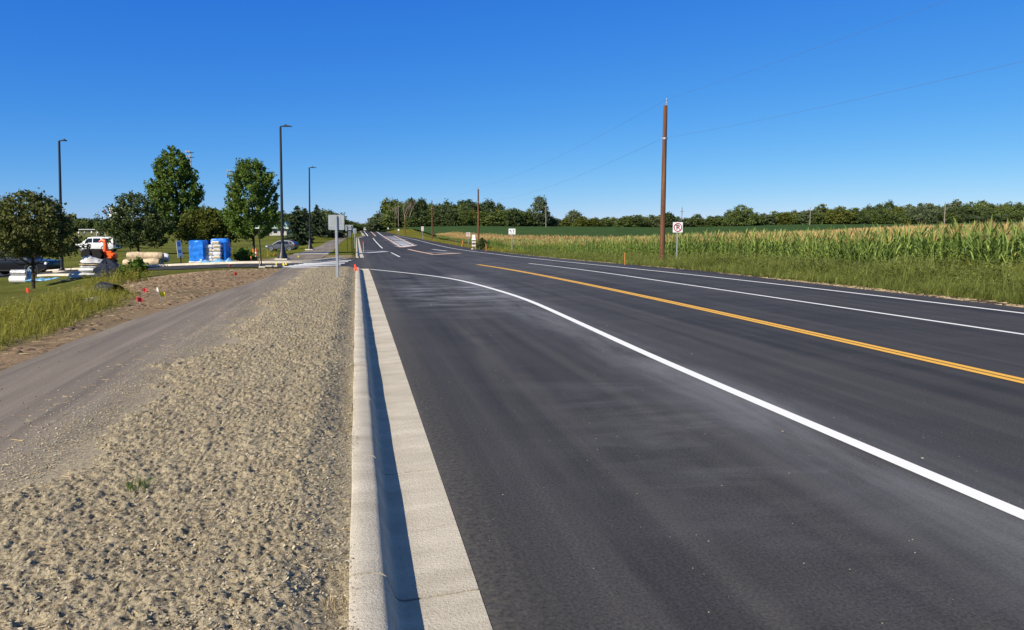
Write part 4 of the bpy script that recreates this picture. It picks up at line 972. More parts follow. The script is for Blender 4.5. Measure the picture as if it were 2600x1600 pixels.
upole('pale grey pole above the corn tassels at right', 2397, 330, 514, m_=M_wood2, r=.17, group='pale poles in the distant fields', clamp=False)
upole('tall pale pole among the dark wooden ones before the wood', 1012, 345, 520, m_=M_wood2, r=.14, group='pale poles in the distant fields', clamp=False)
o, g_, h = upole('dark distant pole with a short crossarm above the no parking sign', 1730, 210, 528, m_=M_wood, r=.09, group='pale poles in the distant fields', clamp=False); o['group'] = 'distant poles'
m = MB(); m.box((0, 0, h - 1.1), (.9, .1, .1)); m.build('crossarm', M_wood, o)

def light_pole(label, px, d, top_row, base=True, arm=1., tilt=0.):
    g_ = B(px, d); h = CH + (HZ - top_row) * d / F - g_.z
    o = thing('light_pole', label, 'light pole', g_, math.radians(-11.8), 'black parking lot light poles'); o.rotation_euler[1] = math.radians(tilt)
    m = MB()
    if base: m.lathe([(.36, .08), (.36, .12), (.33, .16), (.20, .55), (.12, 1.05), (.105, 1.1)], 14); m.build('base_cover', M_black, o, True)
    else: m.lathe([(.24, 0), (.24, .12), (.16, .2), (.11, .3)], 14); m.build('base_cover', M_black, o, True)
    m = MB(); m.tube([(0, 0, .1), (0, 0, h - .05)], [.105, .068], 12); m.build('pole', M_black, o, True)
    m = MB(); m.bbox((.12, 0, h - .02), (.24, .07, .07), .01); m.prism([(.2, h - .04), (.26, h + .045), (.42, h + .06), (.72 * arm, h + .01), (.74 * arm, h - .03)], -.15, .15); m.lathe([(.035, h + .05), (.035, h + .11), (.02, h + .12)], 8, (.36, 0, 0)); m.build('lamp_head', M_black, o)
    m = MB(); m.bbox((0, 0, .02), (.85, .85, .16), .03); m.build('footing', M_conc2, o); return o
light_pole('tallest black light pole with flared base beside the crosswalk', 718, 50, 327, tilt=1.)
light_pole('black light pole right of the tallest one, near the spruces', 787, 79, 428, tilt=1.3)
light_pole('black light pole rising behind the left crabapple tree', 158, 51, 362, False, .62, tilt=2.6)
def field_light(label, px, d, top, n=2, mir=-1):
    g_ = B(px, d); h = CH + (HZ - top) * d / F - g_.z; o = thing('field_light', label, 'sports light', g_, 0, 'sports field lights'); m = MB()
    m.tube([(0, 0, -.2), (0, 0, h)], [.16, .1], 8); m.build('pole', M_steel, o, True); m = MB(); m.box((0, 0, h - .3), (1.3, .12, .12)); m.box((0, 0, h - 1.2), (1.3, .12, .12)); m.build('crossarm', M_dk, o)
    for q in range(n):
        for z in (0, -.95):
            m = MB(); m.loft([[Vector((mir * (.2 + q * .55) + r * math.cos(a), -.1 - e, h - .1 + z + r * math.sin(a))) for a in np.linspace(0, 6.28, 9)[:-1]] for r, e in ((.08, -.1), (.22, .3))]); m.build('floodlight', M_alum, o)
field_light('field light with white floodlights above the largest maple', 494, 150, 388)
field_light('slim field light with white floodlights left of the smaller maple', 593, 170, 435)
o, g_, h = upole('dark thin pole between the two maples', 586, 120, 497, m_=M_black, r=.08, group='distant poles', clamp=False, brack=False, name='thin_pole')
m = MB(); m.bbox((0, 0, h), (.5, .3, .2), .04); m.build('lamp_head', M_black, o)
m = MB()
g_ = B(573, 260); o = thing('goal_posts', 'pale football goal posts beyond the low olive tree', 'goal posts', g_, 0)
for x in (-1.2, 1.2): m.tube([(x, 0, 3), (x, 0, 10)], .07, 6)
m.tube([(-1.2, 0, 3), (1.2, 0, 3)], .08, 6); m.tube([(0, 0, 0), (0, 0, 3)], .1, 6); m.build('frame', M_steel, o)

# ------------------------------------------------------------------ signs
def text_mesh(name, txt, size, m, parent, loc, rx=math.pi / 2, ext=.004):
    c = bpy.data.curves.new(name, 'FONT'); c.body = txt; c.size = size; c.align_x = 'CENTER'; c.align_y = 'CENTER'; c.extrude = ext; c.offset = size * .018
    t = bpy.data.objects.new(name, c); COL.objects.link(t); dg = bpy.context.evaluated_depsgraph_get(); me = bpy.data.meshes.new_from_object(t.evaluated_get(dg))
    bpy.data.objects.remove(t); me.materials.clear(); me.materials.append(m); o = bpy.data.objects.new(name, me); COL.objects.link(o); o.parent = parent; o.location = loc; o.rotation_euler = (rx, 0, 0); return o
def plate(m, w_, h_, z, y=0., th=.006, cr=.035, x=0.):
    """thin sheet with rounded corners in XZ, centre height z"""
    P = []
    for cx_, cz_, a0 in ((w_ / 2 - cr, h_ / 2 - cr, 0), (-w_ / 2 + cr, h_ / 2 - cr, 90), (-w_ / 2 + cr, -h_ / 2 + cr, 180), (w_ / 2 - cr, -h_ / 2 + cr, 270)):
        for k in range(4): a = math.radians(a0 + 30 * k); P.append((x + cx_ + cr * math.cos(a), z + cz_ + cr * math.sin(a)))
    m.prism(P, y - th / 2, y + th / 2); return m
def channel_post(m, h, wd=.062, x=0., y=0.):
    for a, b, c_, d_ in ((0, 0, .032, .006), (-.022, .012, .006, .026), (.022, .012, .006, .026), (-.03, .026, .018, .005), (.03, .026, .018, .005)):
        m.box((x + a * wd / .062, y + b, h / 2 - .15), (c_ * wd / .062 if c_ > .006 else c_, d_, h + .3))
# near sign, seen from the back
p = hit(857.5, 715.5); o = thing('road_sign', 'square grey metal sign seen from behind on the mulched strip', 'sign', p, math.radians(-3)); d = depth(p)
ht = (715.5 - 549) * d / F
m = MB(); channel_post(m, ht, .075); m.build('post', M_steel, o)
m = MB(); zc = (715.5 - 566) * d / F; plate(m, 39.5 * d / F, 38 * d / F, zc, .05, .004, .035); m.build('panel', M_alum, o)
m = MB(); W2 = 39.5 * d / F
plate(m, W2 * .84, .004, zc - .10, .0465, .003, .001); plate(m, .005, W2 * .62, zc + .05, .0465, .003, .001, -W2 * .40); plate(m, .005, W2 * .62, zc + .05, .0465, .003, .001, W2 * .40); m.build('stiffener', M_wh, o)
m = MB(); m.tube([(0, -.012, zc + .12), (0, .045, zc + .12)], .008, 6); m.tube([(0, -.012, zc - .12), (0, .045, zc - .12)], .008, 6); m.build('bolt', M_steel, o)
# no parking
def ring(m, r0, r1, z, y, a0=0, n=28, x=0.):
    for i in range(n):
        q = [2 * math.pi * (i + k) / n for k in (0, 1)]
        P = [(x + r * math.cos(a), z + r * math.sin(a)) for r, a in ((r0, q[0]), (r1, q[0]), (r1, q[1]), (r0, q[1]))]; m.prism(P, y - .003, y + .003)
def no_parking(label, px, d, s, row, group=None):
    g_ = B(px, d); zc = CH + (HZ - row) * d / F - g_.z; o = thing('no_parking_sign', label, 'sign', g_, math.radians(-5), group); m = MB(); channel_post(m, zc + s * .55, .06, 0, .01); m.build('post', M_steel, o)
    m = MB(); plate(m, s, s, zc, -.012, .005, s * .06); m.build('panel', M_signw, o)
    text_mesh('letter', 'P', s * .66, M_signk, o, (0, -.019, zc - .005 * s))
    m = MB(); ring(m, s * .345, s * .425, zc, -.0255)
    R = s * .385; a = math.radians(45); hw = s * .035
    m.prism([(-R * math.cos(a) - hw * .7, zc + R * math.sin(a) - hw * .7), (-R * math.cos(a) + hw * .7, zc + R * math.sin(a) + hw * .7), (R * math.cos(a) + hw * .7, zc - R * math.sin(a) + hw * .7), (R * math.cos(a) - hw * .7, zc - R * math.sin(a) - hw * .7)], -.030, -.024)
    m.build('prohibition_ring', M_signr, o); return o
no_parking('no parking sign with black P beside the tall brown pole', 1718, 42.3, .58, 577.5, 'no parking signs along the verge')
no_parking('small faded no parking sign left of the white barricade', 1189, 108, .52, 595, 'no parking signs along the verge')
g_ = B(1073, 165); o = thing('parking_sign', 'tall narrow white sign with two red marks on the verge', 'sign', g_); s = 165 / F
m = MB(); channel_post(m, 2.5, .06, 0, .01); m.build('post', M_steel, o); zc = CH + (HZ - 581) * s - g_.z
m = MB(); plate(m, 5.6 * s, 12 * s, zc, -.012, .005, .05); m.build('panel', M_signw, o)
m = MB()
for q in (.27, -.25): ring(m, .10, .15, zc + q, -.02); m.box((0, -.02, zc + q), (.25, .006, .04), 0, 0, math.radians(45)); m.box((0, -.02, zc + q - .19), (.3, .006, .03))
m.build('red_marks', M_signr, o)
for px, d, row, lab in ((1012, 255, 584, 'small white sign between the fourth and fifth poles'), (985.5, 330, 580, 'small pale sign nearest the far end of the verge')):
    g_ = B(px, d); o = thing('small_sign', lab, 'sign', g_); zc = CH + (HZ - row) * d / F - g_.z; m = MB(); channel_post(m, zc, .07, 0, .01); m.build('post', M_steel, o); m = MB(); plate(m, .55, .6, zc, -.02, .006, .05); m.build('panel', M_signw, o)
# lane use sign
d = 92.; g_ = B(1300, d); o = thing('lane_use_sign', 'white lane control sign with left turn and straight arrows', 'sign', g_, math.radians(-4)); k = d / F; zc = CH + (HZ - 588) * k - g_.z
m = MB(); channel_post(m, zc + .3, .06, 0, .01); m.build('post', M_steel, o); m = MB(); plate(m, 17.4 * k, 14.6 * k, zc, -.012, .005, .04); m.build('panel', M_signw, o)
m = MB(); S_ = 17.4 * k
m.box((.21 * S_ + .02, -.018, zc + .01), (.05, .006, .30)); m.prism([(.21 * S_ - .06, zc + .14), (.21 * S_ + .10, zc + .14), (.21 * S_ + .02, zc + .27)], -.021, -.015); m.build('straight_arrow', M_signk, o)
m = MB(); m.box((-.13 * S_, -.018, zc - .05), (.055, .006, .16)); m.box((-.20 * S_, -.018, zc + .065), (.055, .006, .20), 0, 0, math.radians(-48)); m.prism([(-.25 * S_ - .09, zc + .16), (-.25 * S_ + .07, zc + .19), (-.25 * S_ - .055, zc + .02)], -.0225, -.0155); m.build('left_arrow', M_signk, o)
m = MB()
for x, ww in ((-.3, .1), (-.18, .08), (-.04, .06), (.06, .1), (.18, .09), (.29, .07)): m.box((x * S_, -.018, zc - .25), (ww * S_ * .8, .006, .035))
m.build('lettering', M_signk, o)
# two post sign beyond the side street, seen from behind
p = hit(888, 642.5); d = depth(p); k = d / F; o = thing('road_sign', 'grey two post sign seen from behind at the trail crossing', 'sign', p, math.radians(-2))
for x in (-5.6 * k, 5.6 * k): m = MB(); m.box((x, 0, 34 * k), (.05, .05, 70 * k)); m.build('post', M_black, o)
m = MB(); plate(m, 18.8 * k, 15.5 * k, 63 * k, .05, .006, .05); m.build('panel', M_alum, o); m = MB(); plate(m, 11 * k, 17 * k, 50 * k, .04, .006, .02); m.build('lower_panel', mat('dark_sign_back', (.13, .145, .17), .6), o)
m = MB(); m.box((0, -.03, 58.6 * k), (11.5 * k, .03, .035)); m.box((0, -.03, 65.5 * k), (11.5 * k, .03, .02)); m.box((-5.4 * k, -.03, 62 * k), (.03, .03, 7 * k)); m.box((5.4 * k, -.03, 62 * k), (.03, .03, 7 * k)); m.build('bracket', M_steel, o)
d = 92; g_ = B(901.5, d); o = thing('road_sign', 'grey sign on a single steel post behind the two post sign', 'sign', g_); k = d / F; m = MB(); channel_post(m, 2.2, .07); m.build('post', M_steel, o); m = MB(); plate(m, .42, .62, 2.0, .05, .006, .04); m.build('panel', M_alum, o)
# thin delineator in the far kerb lane
p = hit(923.5, 641); o = thing('delineator_post', 'thin faded pink delineator post beside the far kerb', 'post', p); k = depth(p) / F; m = MB(); m.tube([(0, 0, 0), (-.5 * k, 0, 28 * k)], .035, 8); m.build('shaft', mat('pink_grey', (.42, .30, .34), .7), o); m = MB(); m.tube([(-.45 * k, 0, 24 * k), (-.5 * k, 0, 28.6 * k)], .045, 8); m.build('cap', M_red, o)
# barricade sign on the shoulder
p = hitr(1203, 634); d = depth(p); k = d / F; o = thing('barricade', 'white portable barricade sign standing on the road shoulder', 'barricade', Vector(p), math.radians(-8))
m = MB(); plate(m, 7.8 * k, 12 * k, 31.5 * k, -.03, .02, .03); m.bbox((0, -.03, 25.8 * k), (10.6 * k, .03, 3.6 * k), .01); m.build('panel', M_wh, o)
for z in (18.8, 10.2):
    m = MB(); m.bbox((0, -.03, z * k), (9.6 * k, .03, 4. * k), .005); bd = m.build('board', M_wh, o); m = MB()
    for i in range(3): m.box(((-3 + i * 3) * k, -.048, z * k), (.9 * k, .004, 3.8 * k), 0, 0, .5)
    m.build('stripe', M_lath, bd)
m = MB()
for x in (-4 * k, 4 * k): m.box((x, 0, 15 * k), (.04, .04, 30 * k)); m.box((x, 0, .03), (.05, .9, .06))
m.build('frame', M_steel, o); m = MB(); m.bbox((-3.5 * k, -.25, .07), (6.5 * k, .3, .14), .04); m.build('sandbag', M_ply, o)
# tall blue and white sign on one leg
p = B(460, 45.5); o = thing('banner_sign', 'tall narrow blue and white sign leaning left of the pallets', 'sign', p, math.radians(38)); k = 45.5 / F; m = MB(); m.box((0, 0, 11 * k), (.05, .05, 26 * k)); m.build('post', M_dk, o)
m = MB(); m.box((-.06, 0, 41 * k), (.30, .02, 42 * k), 0, 0, math.radians(-4)); m.build('panel', M_signw, o); m = MB()
for z, hh in ((54, 12), (35, 8)): m.box((-.06 - (z - 41) * k * .07, -.013, z * k), (.2, .006, hh * k), 0, 0, math.radians(-4))
m.build('print', mat('faded_blue_print', (.16, .28, .50), .6), o)
# bare dark post and lath at the street corner
p = B(665, 36.6); o = thing('steel_post', 'tall bare dark steel post at the side street corner', 'post', p); k = 36.6 / F; m = MB(); m.tube([(0, 0, -.2), (-4 * k, 0, 94 * k)], .028, 6); m.build('shaft', M_black, o); m = MB(); m.bbox((.03, 0, .03), (.34, .3, .1), .03); m.build('foot', M_conc2, o)
def stake(label, p, h, lean=(0, 0), m_=M_lath, group='survey stakes along the works', ribbon_=None, name='survey_stake', wd=.045):
    o = thing(name, label, 'stake', p, 0, group); m = MB(); lx, ly = lean
    m.loft([[Vector((a * wd / 2 + lx * z, b * .012 + ly * z, z)) for a, b in ((-1, -1), (1, -1), (1, 1), (-1, 1))] for z in (-.1, h * .97)]); m.build('lath', m_, o)
    if ribbon_:
        m = MB(); q = random.Random(int(p[0] * 100)); z = h * .82
        m.lathe([(wd * .65, z - .03), (wd * .8, z), (wd * .65, z + .03)], 7, (lx * z, ly * z, 0))
        for i in range(4):
            a = q.uniform(-.5, .5); l = q.uniform(.12, .28); m.add([(lx * z, -.02, z), (lx * z + .05, -.03, z), (lx * z + .05 + a * l, -.06, z - l), (lx * z + a * l, -.05, z - l)], [(0, 1, 2, 3)])
        m.build('ribbon', ribbon_, o)
    return o
p = hit(906, 706); k = depth(p) / F
stake('wooden stake wrapped in orange red ribbon at the end of the near kerb', p, 36 * k, (-.12, 0), M_redfl, 'survey stakes along the works', M_redfl, wd=.06)
stake('plain wooden lath beside the dark steel post', B(659, 37), 25 * 37 / F, (0, 0), mat('bare_lath', (.45, .28, .16), .8))
stake('straight orange stake at the road edge left of the tall pole', hit(1586, 673), 27 * 55 / F * .86, (0, 0), wd=.036)
stake('tilted orange stake in the grass right of the lane sign', hit(1412, 653), .85, (.25, 0), wd=.06, ribbon_=M_lath)
stake('orange stake right of the second pole', hit(1234, 638), .75, (0, 0), wd=.06)
stake('leaning orange stake left of the white barricade', B(1171, 98), 1.1, (.2, 0), wd=.07, ribbon_=M_lath)
stake('short orange stake left of the striped tube at the smaller maple', B(637.5, 47.5), .36, (0, 0), wd=.07)
o = stake('orange topped white stake against the smaller maple trunk', B(642, 51), .72, (.03, 0), M_wh, wd=.085); m = MB(); m.box((.02, 0, .56), (.095, .04, .32)); m.build('orange_top', M_lath, o)
p = B(651, 49); o = thing('tube_marker', 'orange and white banded traffic tube beside the smaller maple', 'traffic marker', p); m = MB(); m.lathe([(.0, 0), (.17, 0), (.17, .04), (.08, .06), (.065, .1), (.06, .72), (.03, .8), (0, .8)], 12); m.build('tube', M_orpl, o, True)
for z in (.3, .52): m = MB(); m.lathe([(.066, z - .05), (.0655, z + .05)], 12); m.build('band', M_wh, o)
def flag(label, px, row, m_, h=.2, group='marking flags on the ground', s=1.):
    s = s * .72; h = h * .85
    p = hit(px, row); o = thing('marking_flag', label, 'flag', p, random.uniform(-.5, .5), group); m = MB(); m.tube([(0, 0, -.05), (.02, 0, h)], .003, 4); m.build('wire', M_steel, o)
    q = random.Random(px); m = MB(); n = 5
    for i in range(n - 1):
        xs_ = [.11 * s * (i + j) / (n - 1) for j in (0, 1)]; ys_ = [.03 * math.sin(x * 40 + px) for x in xs_]; dr = [-.35 * x for x in xs_]
        m.loft([[Vector((xs_[j], ys_[j] + e, h - .10 * s + dr[j] + z)) for z, e in ((0, -.002), (0, .002), (.11 * s, .002), (.11 * s, -.002))] for j in (0, 1)])
    m.build('flag', m_, o)
for lab, px, row, m_ in (('larger red flag at the grass edge, nearest the path', 350, 782, M_red), ('red flag uphill of the larger red one', 364, 755, M_red), ('yellow flag beside the path edge by the red ones', 407, 766, M_yelfl), ('small white flag above the yellow one', 397, 754, M_wh),
                         ('orange red flag on the dirt in front of the street', 595, 708, M_redfl), ('red flag at the near edge of the side street', 582, 683, M_red), ('yellow flag left of the pair by the crosswalk', 699, 678, M_yelfl), ('yellow flag in the pair by the crosswalk, left one', 717, 680, M_yelfl), ('yellow flag in the pair by the crosswalk, right one', 724, 678, M_yelfl),
                         ('small red flag on the dirt left of the tallest light pole', 694, 653, M_redfl), ('orange flag hanging in the tall ditch grass', 72, 812, M_redfl), ('small yellow flag on the dirt right of the tallest light pole', 756, 657, M_yelfl)):
    flag(lab, px, row, m_, .26 if px != 72 else .75, s=1.25 if m_ == M_yelfl else 1.1)

# ------------------------------------------------------------------ construction goods
def crumple(m, seed, c, R, n=7, k=9, ax=0.):
    """lumpy folded sheet heap"""
    rng = random.Random(seed); rings = []
    for i in range(n):
        t = i / (n - 1); rr = (1 - t ** 1.6) * 1. + .06
        rings.append([Vector((c[0] + ax * t * R[0] + R[0] * rr * math.cos(a) * (1 + rng.uniform(-.22, .22)), c[1] + R[1] * rr * math.sin(a) * (1 + rng.uniform(-.22, .22)), c[2] + R[2] * t * (1 + rng.uniform(-.18, .18)))) for a in np.linspace(0, 2 * math.pi, k + 1)[:-1]])
    m.loft(rings); return m
def sack(m, c, d, rz=0, seed=0):
    rng = random.Random(seed); R = Matrix.Rotation(rz, 3, 'Z'); rings = []
    for t, f, g in ((-1, .12, .75), (-.86, .62, .9), (-.5, .95, 1), (0, 1, 1), (.5, .95, 1), (.86, .62, .9), (1, .12, .75)):
        rings.append([Vector(c) + R @ Vector((t * d[0] / 2, g * d[1] / 2 * math.cos(a) * (1 + rng.uniform(-.08, .08)), f * d[2] / 2 * math.sin(a) * (1 + rng.uniform(-.1, .1)))) for a in np.linspace(0, 2 * math.pi, 11)[:-1]])
    m.loft(rings); return m
def wrapped_block(m, W, D, H, z0, seed, amp=.025, nx=12, nz=12):
    """tarp stretched over stacked goods: rounded box with sag and creases"""
    rng = random.Random(seed); prs = []
    n = 44
    for i in range(nz + 3):
        t = min(1, i / nz); ins = 0 if i <= nz else (.06, .35, .98)[i - nz - 1] if i - nz - 1 < 3 else 1; pts = []
        for j in range(n):
            a = 2 * math.pi * j / n; ca, sa = math.cos(a), math.sin(a); q = max(abs(ca), abs(sa)); e = .86
            x = W / 2 * math.copysign(min(1, abs(ca) / q * (e + (1 - e) * 1)), ca); y = D / 2 * math.copysign(min(1, abs(sa) / q), sa)
            bul = amp * (math.sin(t * H * 17 + 1.3 * math.sin(a * 3 + seed)) * .5 + math.sin(a * 7 + t * 9 + seed) * .4 + rng.uniform(-.35, .35))
            kk = 1 + bul / max(W, D) * 2 - .02 * (t if t > .8 else 0)
            z = z0 + H * t + (0 if i <= nz else .02 * (i - nz) + rng.uniform(-.012, .02)); pts.append(Vector((x * kk * (1 - ins), y * kk * (1 - ins), z)))
        prs.append(pts)
    m.loft(prs); return m
k = 46 / F
g_ = B(506.5, 46); o = thing('wrapped_pallet', 'closed pallet fully wrapped in bright blue tarp', 'pallet', g_, math.radians(-8)); W_ = 39 * k
m = MB()
for x in (-.4, 0, .4): m.box((x, 0, .05), (.09, W_, .1))
for y in (-.42, -.14, .14, .42): m.box((0, y, .115), (W_ * .98, .12, .025))
m.build('pallet', M_ply, o); m = MB(); wrapped_block(m, W_ * .96, .9, 51 * k, 7 * k, 1, .018); m.build('tarp', M_tarp, o, True); m = MB(); m.bbox((-.03, 0, 5.2 * k), (W_ * .96, .94, 5.4 * k), .03); m.build('bottom_sacks', M_sack, o)
m = MB(); m.box((.27, -.515, .27), (.13, .01, .08)); m.build('paper_label', M_wh, o)
g_ = B(552, 46.4); o = thing('open_pallet', 'open pallet of white printed sacks with torn blue tarp', 'pallet', g_, math.radians(-8)); m = MB()
for x in (-.4, 0, .4): m.box((x, 0, .05), (.09, .95, .1))
m.box((0, 0, .115), (.95, .95, .025)); m.build('pallet', M_ply, o)
m = MB(); wrapped_block(m, 1.02, .62, 57 * k, .08, 5, .05); bt = m.build('tarp', M_tarp, o, True); bt.location = (.14, .34, 0)
m = MB(); m.loft([[Vector((x + .1, y, z)) for x, y in ((.44, -.40), (.55, -.34), (.60, .2), (.46, .3))] for z in (.1, .5, .9, 1.3)]); m.build('tarp_flap', M_tarp, o, True)
rows = [(6, [-.22, .22]), (15, [-.24, .2]), (24, [-.2, .23]), (33, [-.22, .22]), (42.5, [-.2, .24]), (51, [.16])]
sn = 0
for z, xs_ in rows:
    for x in xs_:
        m = MB(); sn += 1; m.bbox((x * 1.12 - .10, -.26, z * k), (.50, .56, 8.8 * k), .05); s_ = m.build('sack', M_sack, o)
        if (sn % 3): m = MB(); m.box((x * 1.12 - .10, -.5415, z * k), (.36, .004, 4. * k)); m.build('print', M_print, s_)
m = MB(); crumple(m, 4, (.12, -.52, 0), (.36, .22, .26)); m.build('torn_sack', M_sack, o, True)
g_ = B(540, 45.2); m = MB(); crumple(m, 11, (-.35, -.1, 0), (.5, .3, .24), 6, 13); crumple(m, 12, (.35, 0, 0), (.55, .32, .28), 6, 13); crumple(m, 13, (.95, .1, 0), (.36, .3, .34), 6, 11); ot = m.build('tarp_scrap', M_tarp2, None, True); ot.location = g_; tag(ot, 'crumpled pale blue tarp lying at the foot of the open pallet', 'tarp')
# straw wattle rolls
g_ = B(366, 49); k = 49 / F
o = None
for i, (x, y, z, l, r, m_, lab) in enumerate([(-.05, -.28, .24, 2.35, .25, M_wattle, 'front bottom straw roll in the stack on the lawn'), (0, .25, .24, 2.3, .25, M_wattle, 'rear bottom straw roll in the stack on the lawn'), (.12, -.02, .66, 2.25, .26, M_wattle, 'top straw roll in the stack on the lawn'), (.28, .62, .55, 2.3, .30, M_sack, 'pale netted straw roll poking out behind the stack')]):
    m = MB(); rng = random.Random(i); n = 14; rings = []
    for j in range(n + 1):
        rr = r * (1 + rng.uniform(-.08, .08)) * (.8 if j in (0, n) else 1); rings.append([Vector((-l / 2 + l * j / n, rr * math.cos(a) * (1 + rng.uniform(-.05, .05)), rr * math.sin(a) * (1 + rng.uniform(-.05, .05)))) for a in np.linspace(0, 6.283, 15)[:-1]])
    m.loft(rings); q = m.build('straw_roll', m_, None, True); q.location = g_ + Vector((x, y, z)); q.rotation_euler = (0, .02 * (i - 1), math.radians(-12 + 3 * i)); tag(q, lab, 'straw roll', 'straw rolls stacked on the lawn')
# sack pile at the orange machine
g_ = B(243, 39.5); k = 39.5 / F; o = thing('sack_pile', 'heap of grey and white sacks and sheeting in front of the orange machine', 'sack pile', g_, math.radians(-10))
for i, (x, y, z, dx_, dy_, dz_, a, m_) in enumerate([(-.28, 0, .14, 1.0, .6, .3, .1, M_sackg), (.35, .1, .13, .95, .6, .28, -.2, M_dk), (-.3, -.05, .38, .95, .55, .27, -.12, M_sack), (.25, .1, .37, .9, .5, .24, .25, M_sackg), (-.2, .03, .56, 1.05, .55, .2, .05, M_sack), (.3, .08, .55, .8, .5, .2, -.3, M_sackg)]):
    m = MB(); sack(m, (x, y, z), (dx_, dy_, dz_), a, i); m.build('sack', m_, o, True)
m = MB(); m.box((0, .05, .68), (1.35, .7, .04), .06, 0, .03); m.build('board', M_ply, o); m = MB(); m.box((.1, .05, .74), (1.5, .75, .04), -.05, 0, .05); m.build('dark_sheet', M_dk, o)
m = MB(); crumple(m, 3, (-.05, 0, .76), (.68, .36, .36), 6, 15, -.45); m.build('sheeting', M_sackg, o, True)
g_ = B(296, 38.6); m = MB(); crumple(m, 6, (0, .1, -.05), (1.0, .55, .82), 8, 15, -.5); crumple(m, 16, (-.5, -.2, -.05), (.5, .4, .5), 6, 11, .2); q = m.build('fabric_shade_heap', mat('dark_shade_cover', (.016, .022, .04), .75, .15), None, True); q.location = g_; tag(q, 'black fabric heap, also standing in for shade, sloping down right below the orange machine', 'fabric heap')  # dark heap, added also to stand in for shade right of the sacks
g_ = B(197, 42.5); m = MB(); crumple(m, 8, (0, 0, 0), (.52, .35, .34), 7, 13, -.2); crumple(m, 9, (.42, .05, 0), (.42, .3, .26), 6, 11); q = m.build('sheet_heap', M_sack, None, True); q.location = g_; tag(q, 'crumpled white sheet lying behind the plywood', 'sheet')
p0 = B(180, 41); m = MB(); m.box((0, 0, .03), (1.25, .62, .02), .25); q = m.build('plywood_sheet', M_ply); q.location = p0; tag(q, 'flat tan plywood sheet lying on the lawn', 'plywood')
# orange machine with black wheels
g_ = B(262, 45); k = 45 / F; o = thing('trencher', 'orange walk behind machine with upright chute behind the sacks', 'machine', g_, math.radians(-10))
m = MB(); m.bbox((.57, 0, .92), (.55, .5, .42), .09); m.bbox((.5, 0, 1.16), (.36, .4, .14), .05); m.build('engine_cover', M_orpl, o, True)
m = MB(); m.tube([(.2, 0, .8), (.2, 0, 1.2), (.24, 0, 1.6), (.21, 0, 1.82)], [.14, .13, .13, .10], 10); m.tube([(.24, 0, 1.8), (.06, 0, 1.88), (-.12, 0, 1.78)], [.10, .09, .06], 8); m.build('chute', M_orpl, o, True)
m = MB(); m.tube([(.42, 0, 1.22), (.5, 0, 1.32), (.66, 0, 1.30), (.7, 0, 1.22)], .03, 6); m.bbox((.6, -.05, 1.2), (.2, .2, .05), .01); m.build('handle', M_dk, o)
m = MB(); m.bbox((-.1, 0, .66), (1.1, .55, .3), .05); m.box((.55, 0, .62), (.5, .45, .16)); m.bbox((-.25, 0, 1.0), (.5, .4, .42), .1); m.build('chassis', M_dk, o)
for x, y in ((-.75, -.34), (-.05, -.34), (-.75, .34), (-.05, .34)):
    m = MB(); m.loft([[Vector((x + r * math.cos(a), y + e, (1.05 if x < -.5 else 1.05) - .0 + r * math.sin(a))) for a in np.linspace(0, 6.283, 17)[:-1]] for r, e in ((.12, -.13), (.26, -.13), (.31, -.08), (.31, .08), (.26, .13), (.12, .13))]); m.build('wheel', M_tyre, o, True)
m = MB()
for x in (-.6, .5): m.box((x, 0, .28), (.1, .5, .56))
m.build('stand', M_dk, o)
# film rolls, tarps
g_ = B(49, 46); k = 46 / F
for i, (x, y, z, r, m_, lab) in enumerate([(0, 0, .235, .235, M_wh, 'white plastic roll lying under the silver one'), (.02, .03, .66, .19, M_film, 'silver film roll on top of the white roll')]):
    m = MB(); l = .98 if i == 0 else .88; m.loft([[Vector((xx, rr * math.cos(a), rr * math.sin(a))) for a in np.linspace(0, 6.283, 21)[:-1]] for xx, rr in ((-l / 2, r * .3), (-l / 2 + .005, r), (l / 2 - .005, r), (l / 2, r * .3))]); q = m.build('plastic_roll', m_, None, True); q.location = g_ + Vector((x, y, z)); q.rotation_euler = (0, 0, math.radians(-8)); tag(q, lab, 'roll', 'plastic rolls by the dark pickup')
g_ = B(76, 46.3); m = MB(); crumple(m, 21, (0, 0, 0), (.14, .3, .78), 6, 9); q = m.build('standing_sack', M_tarp2, None, True); q.location = g_; tag(q, 'pale blue grey sack standing at the right end of the rolls', 'sack')
g_ = B(112, 45); m = MB(); rng = random.Random(5)
for i in range(4): crumple(m, 30 + i, (-.6 + i * .42, rng.uniform(-.1, .1), 0), (.4, .32, .14 + .04 * (i % 2)), 4, 11)
q = m.build('folded_tarp', M_tarp2, None, True); q.location = g_; tag(q, 'low folded pale blue and white sheets beside the pickup wheel', 'tarp')
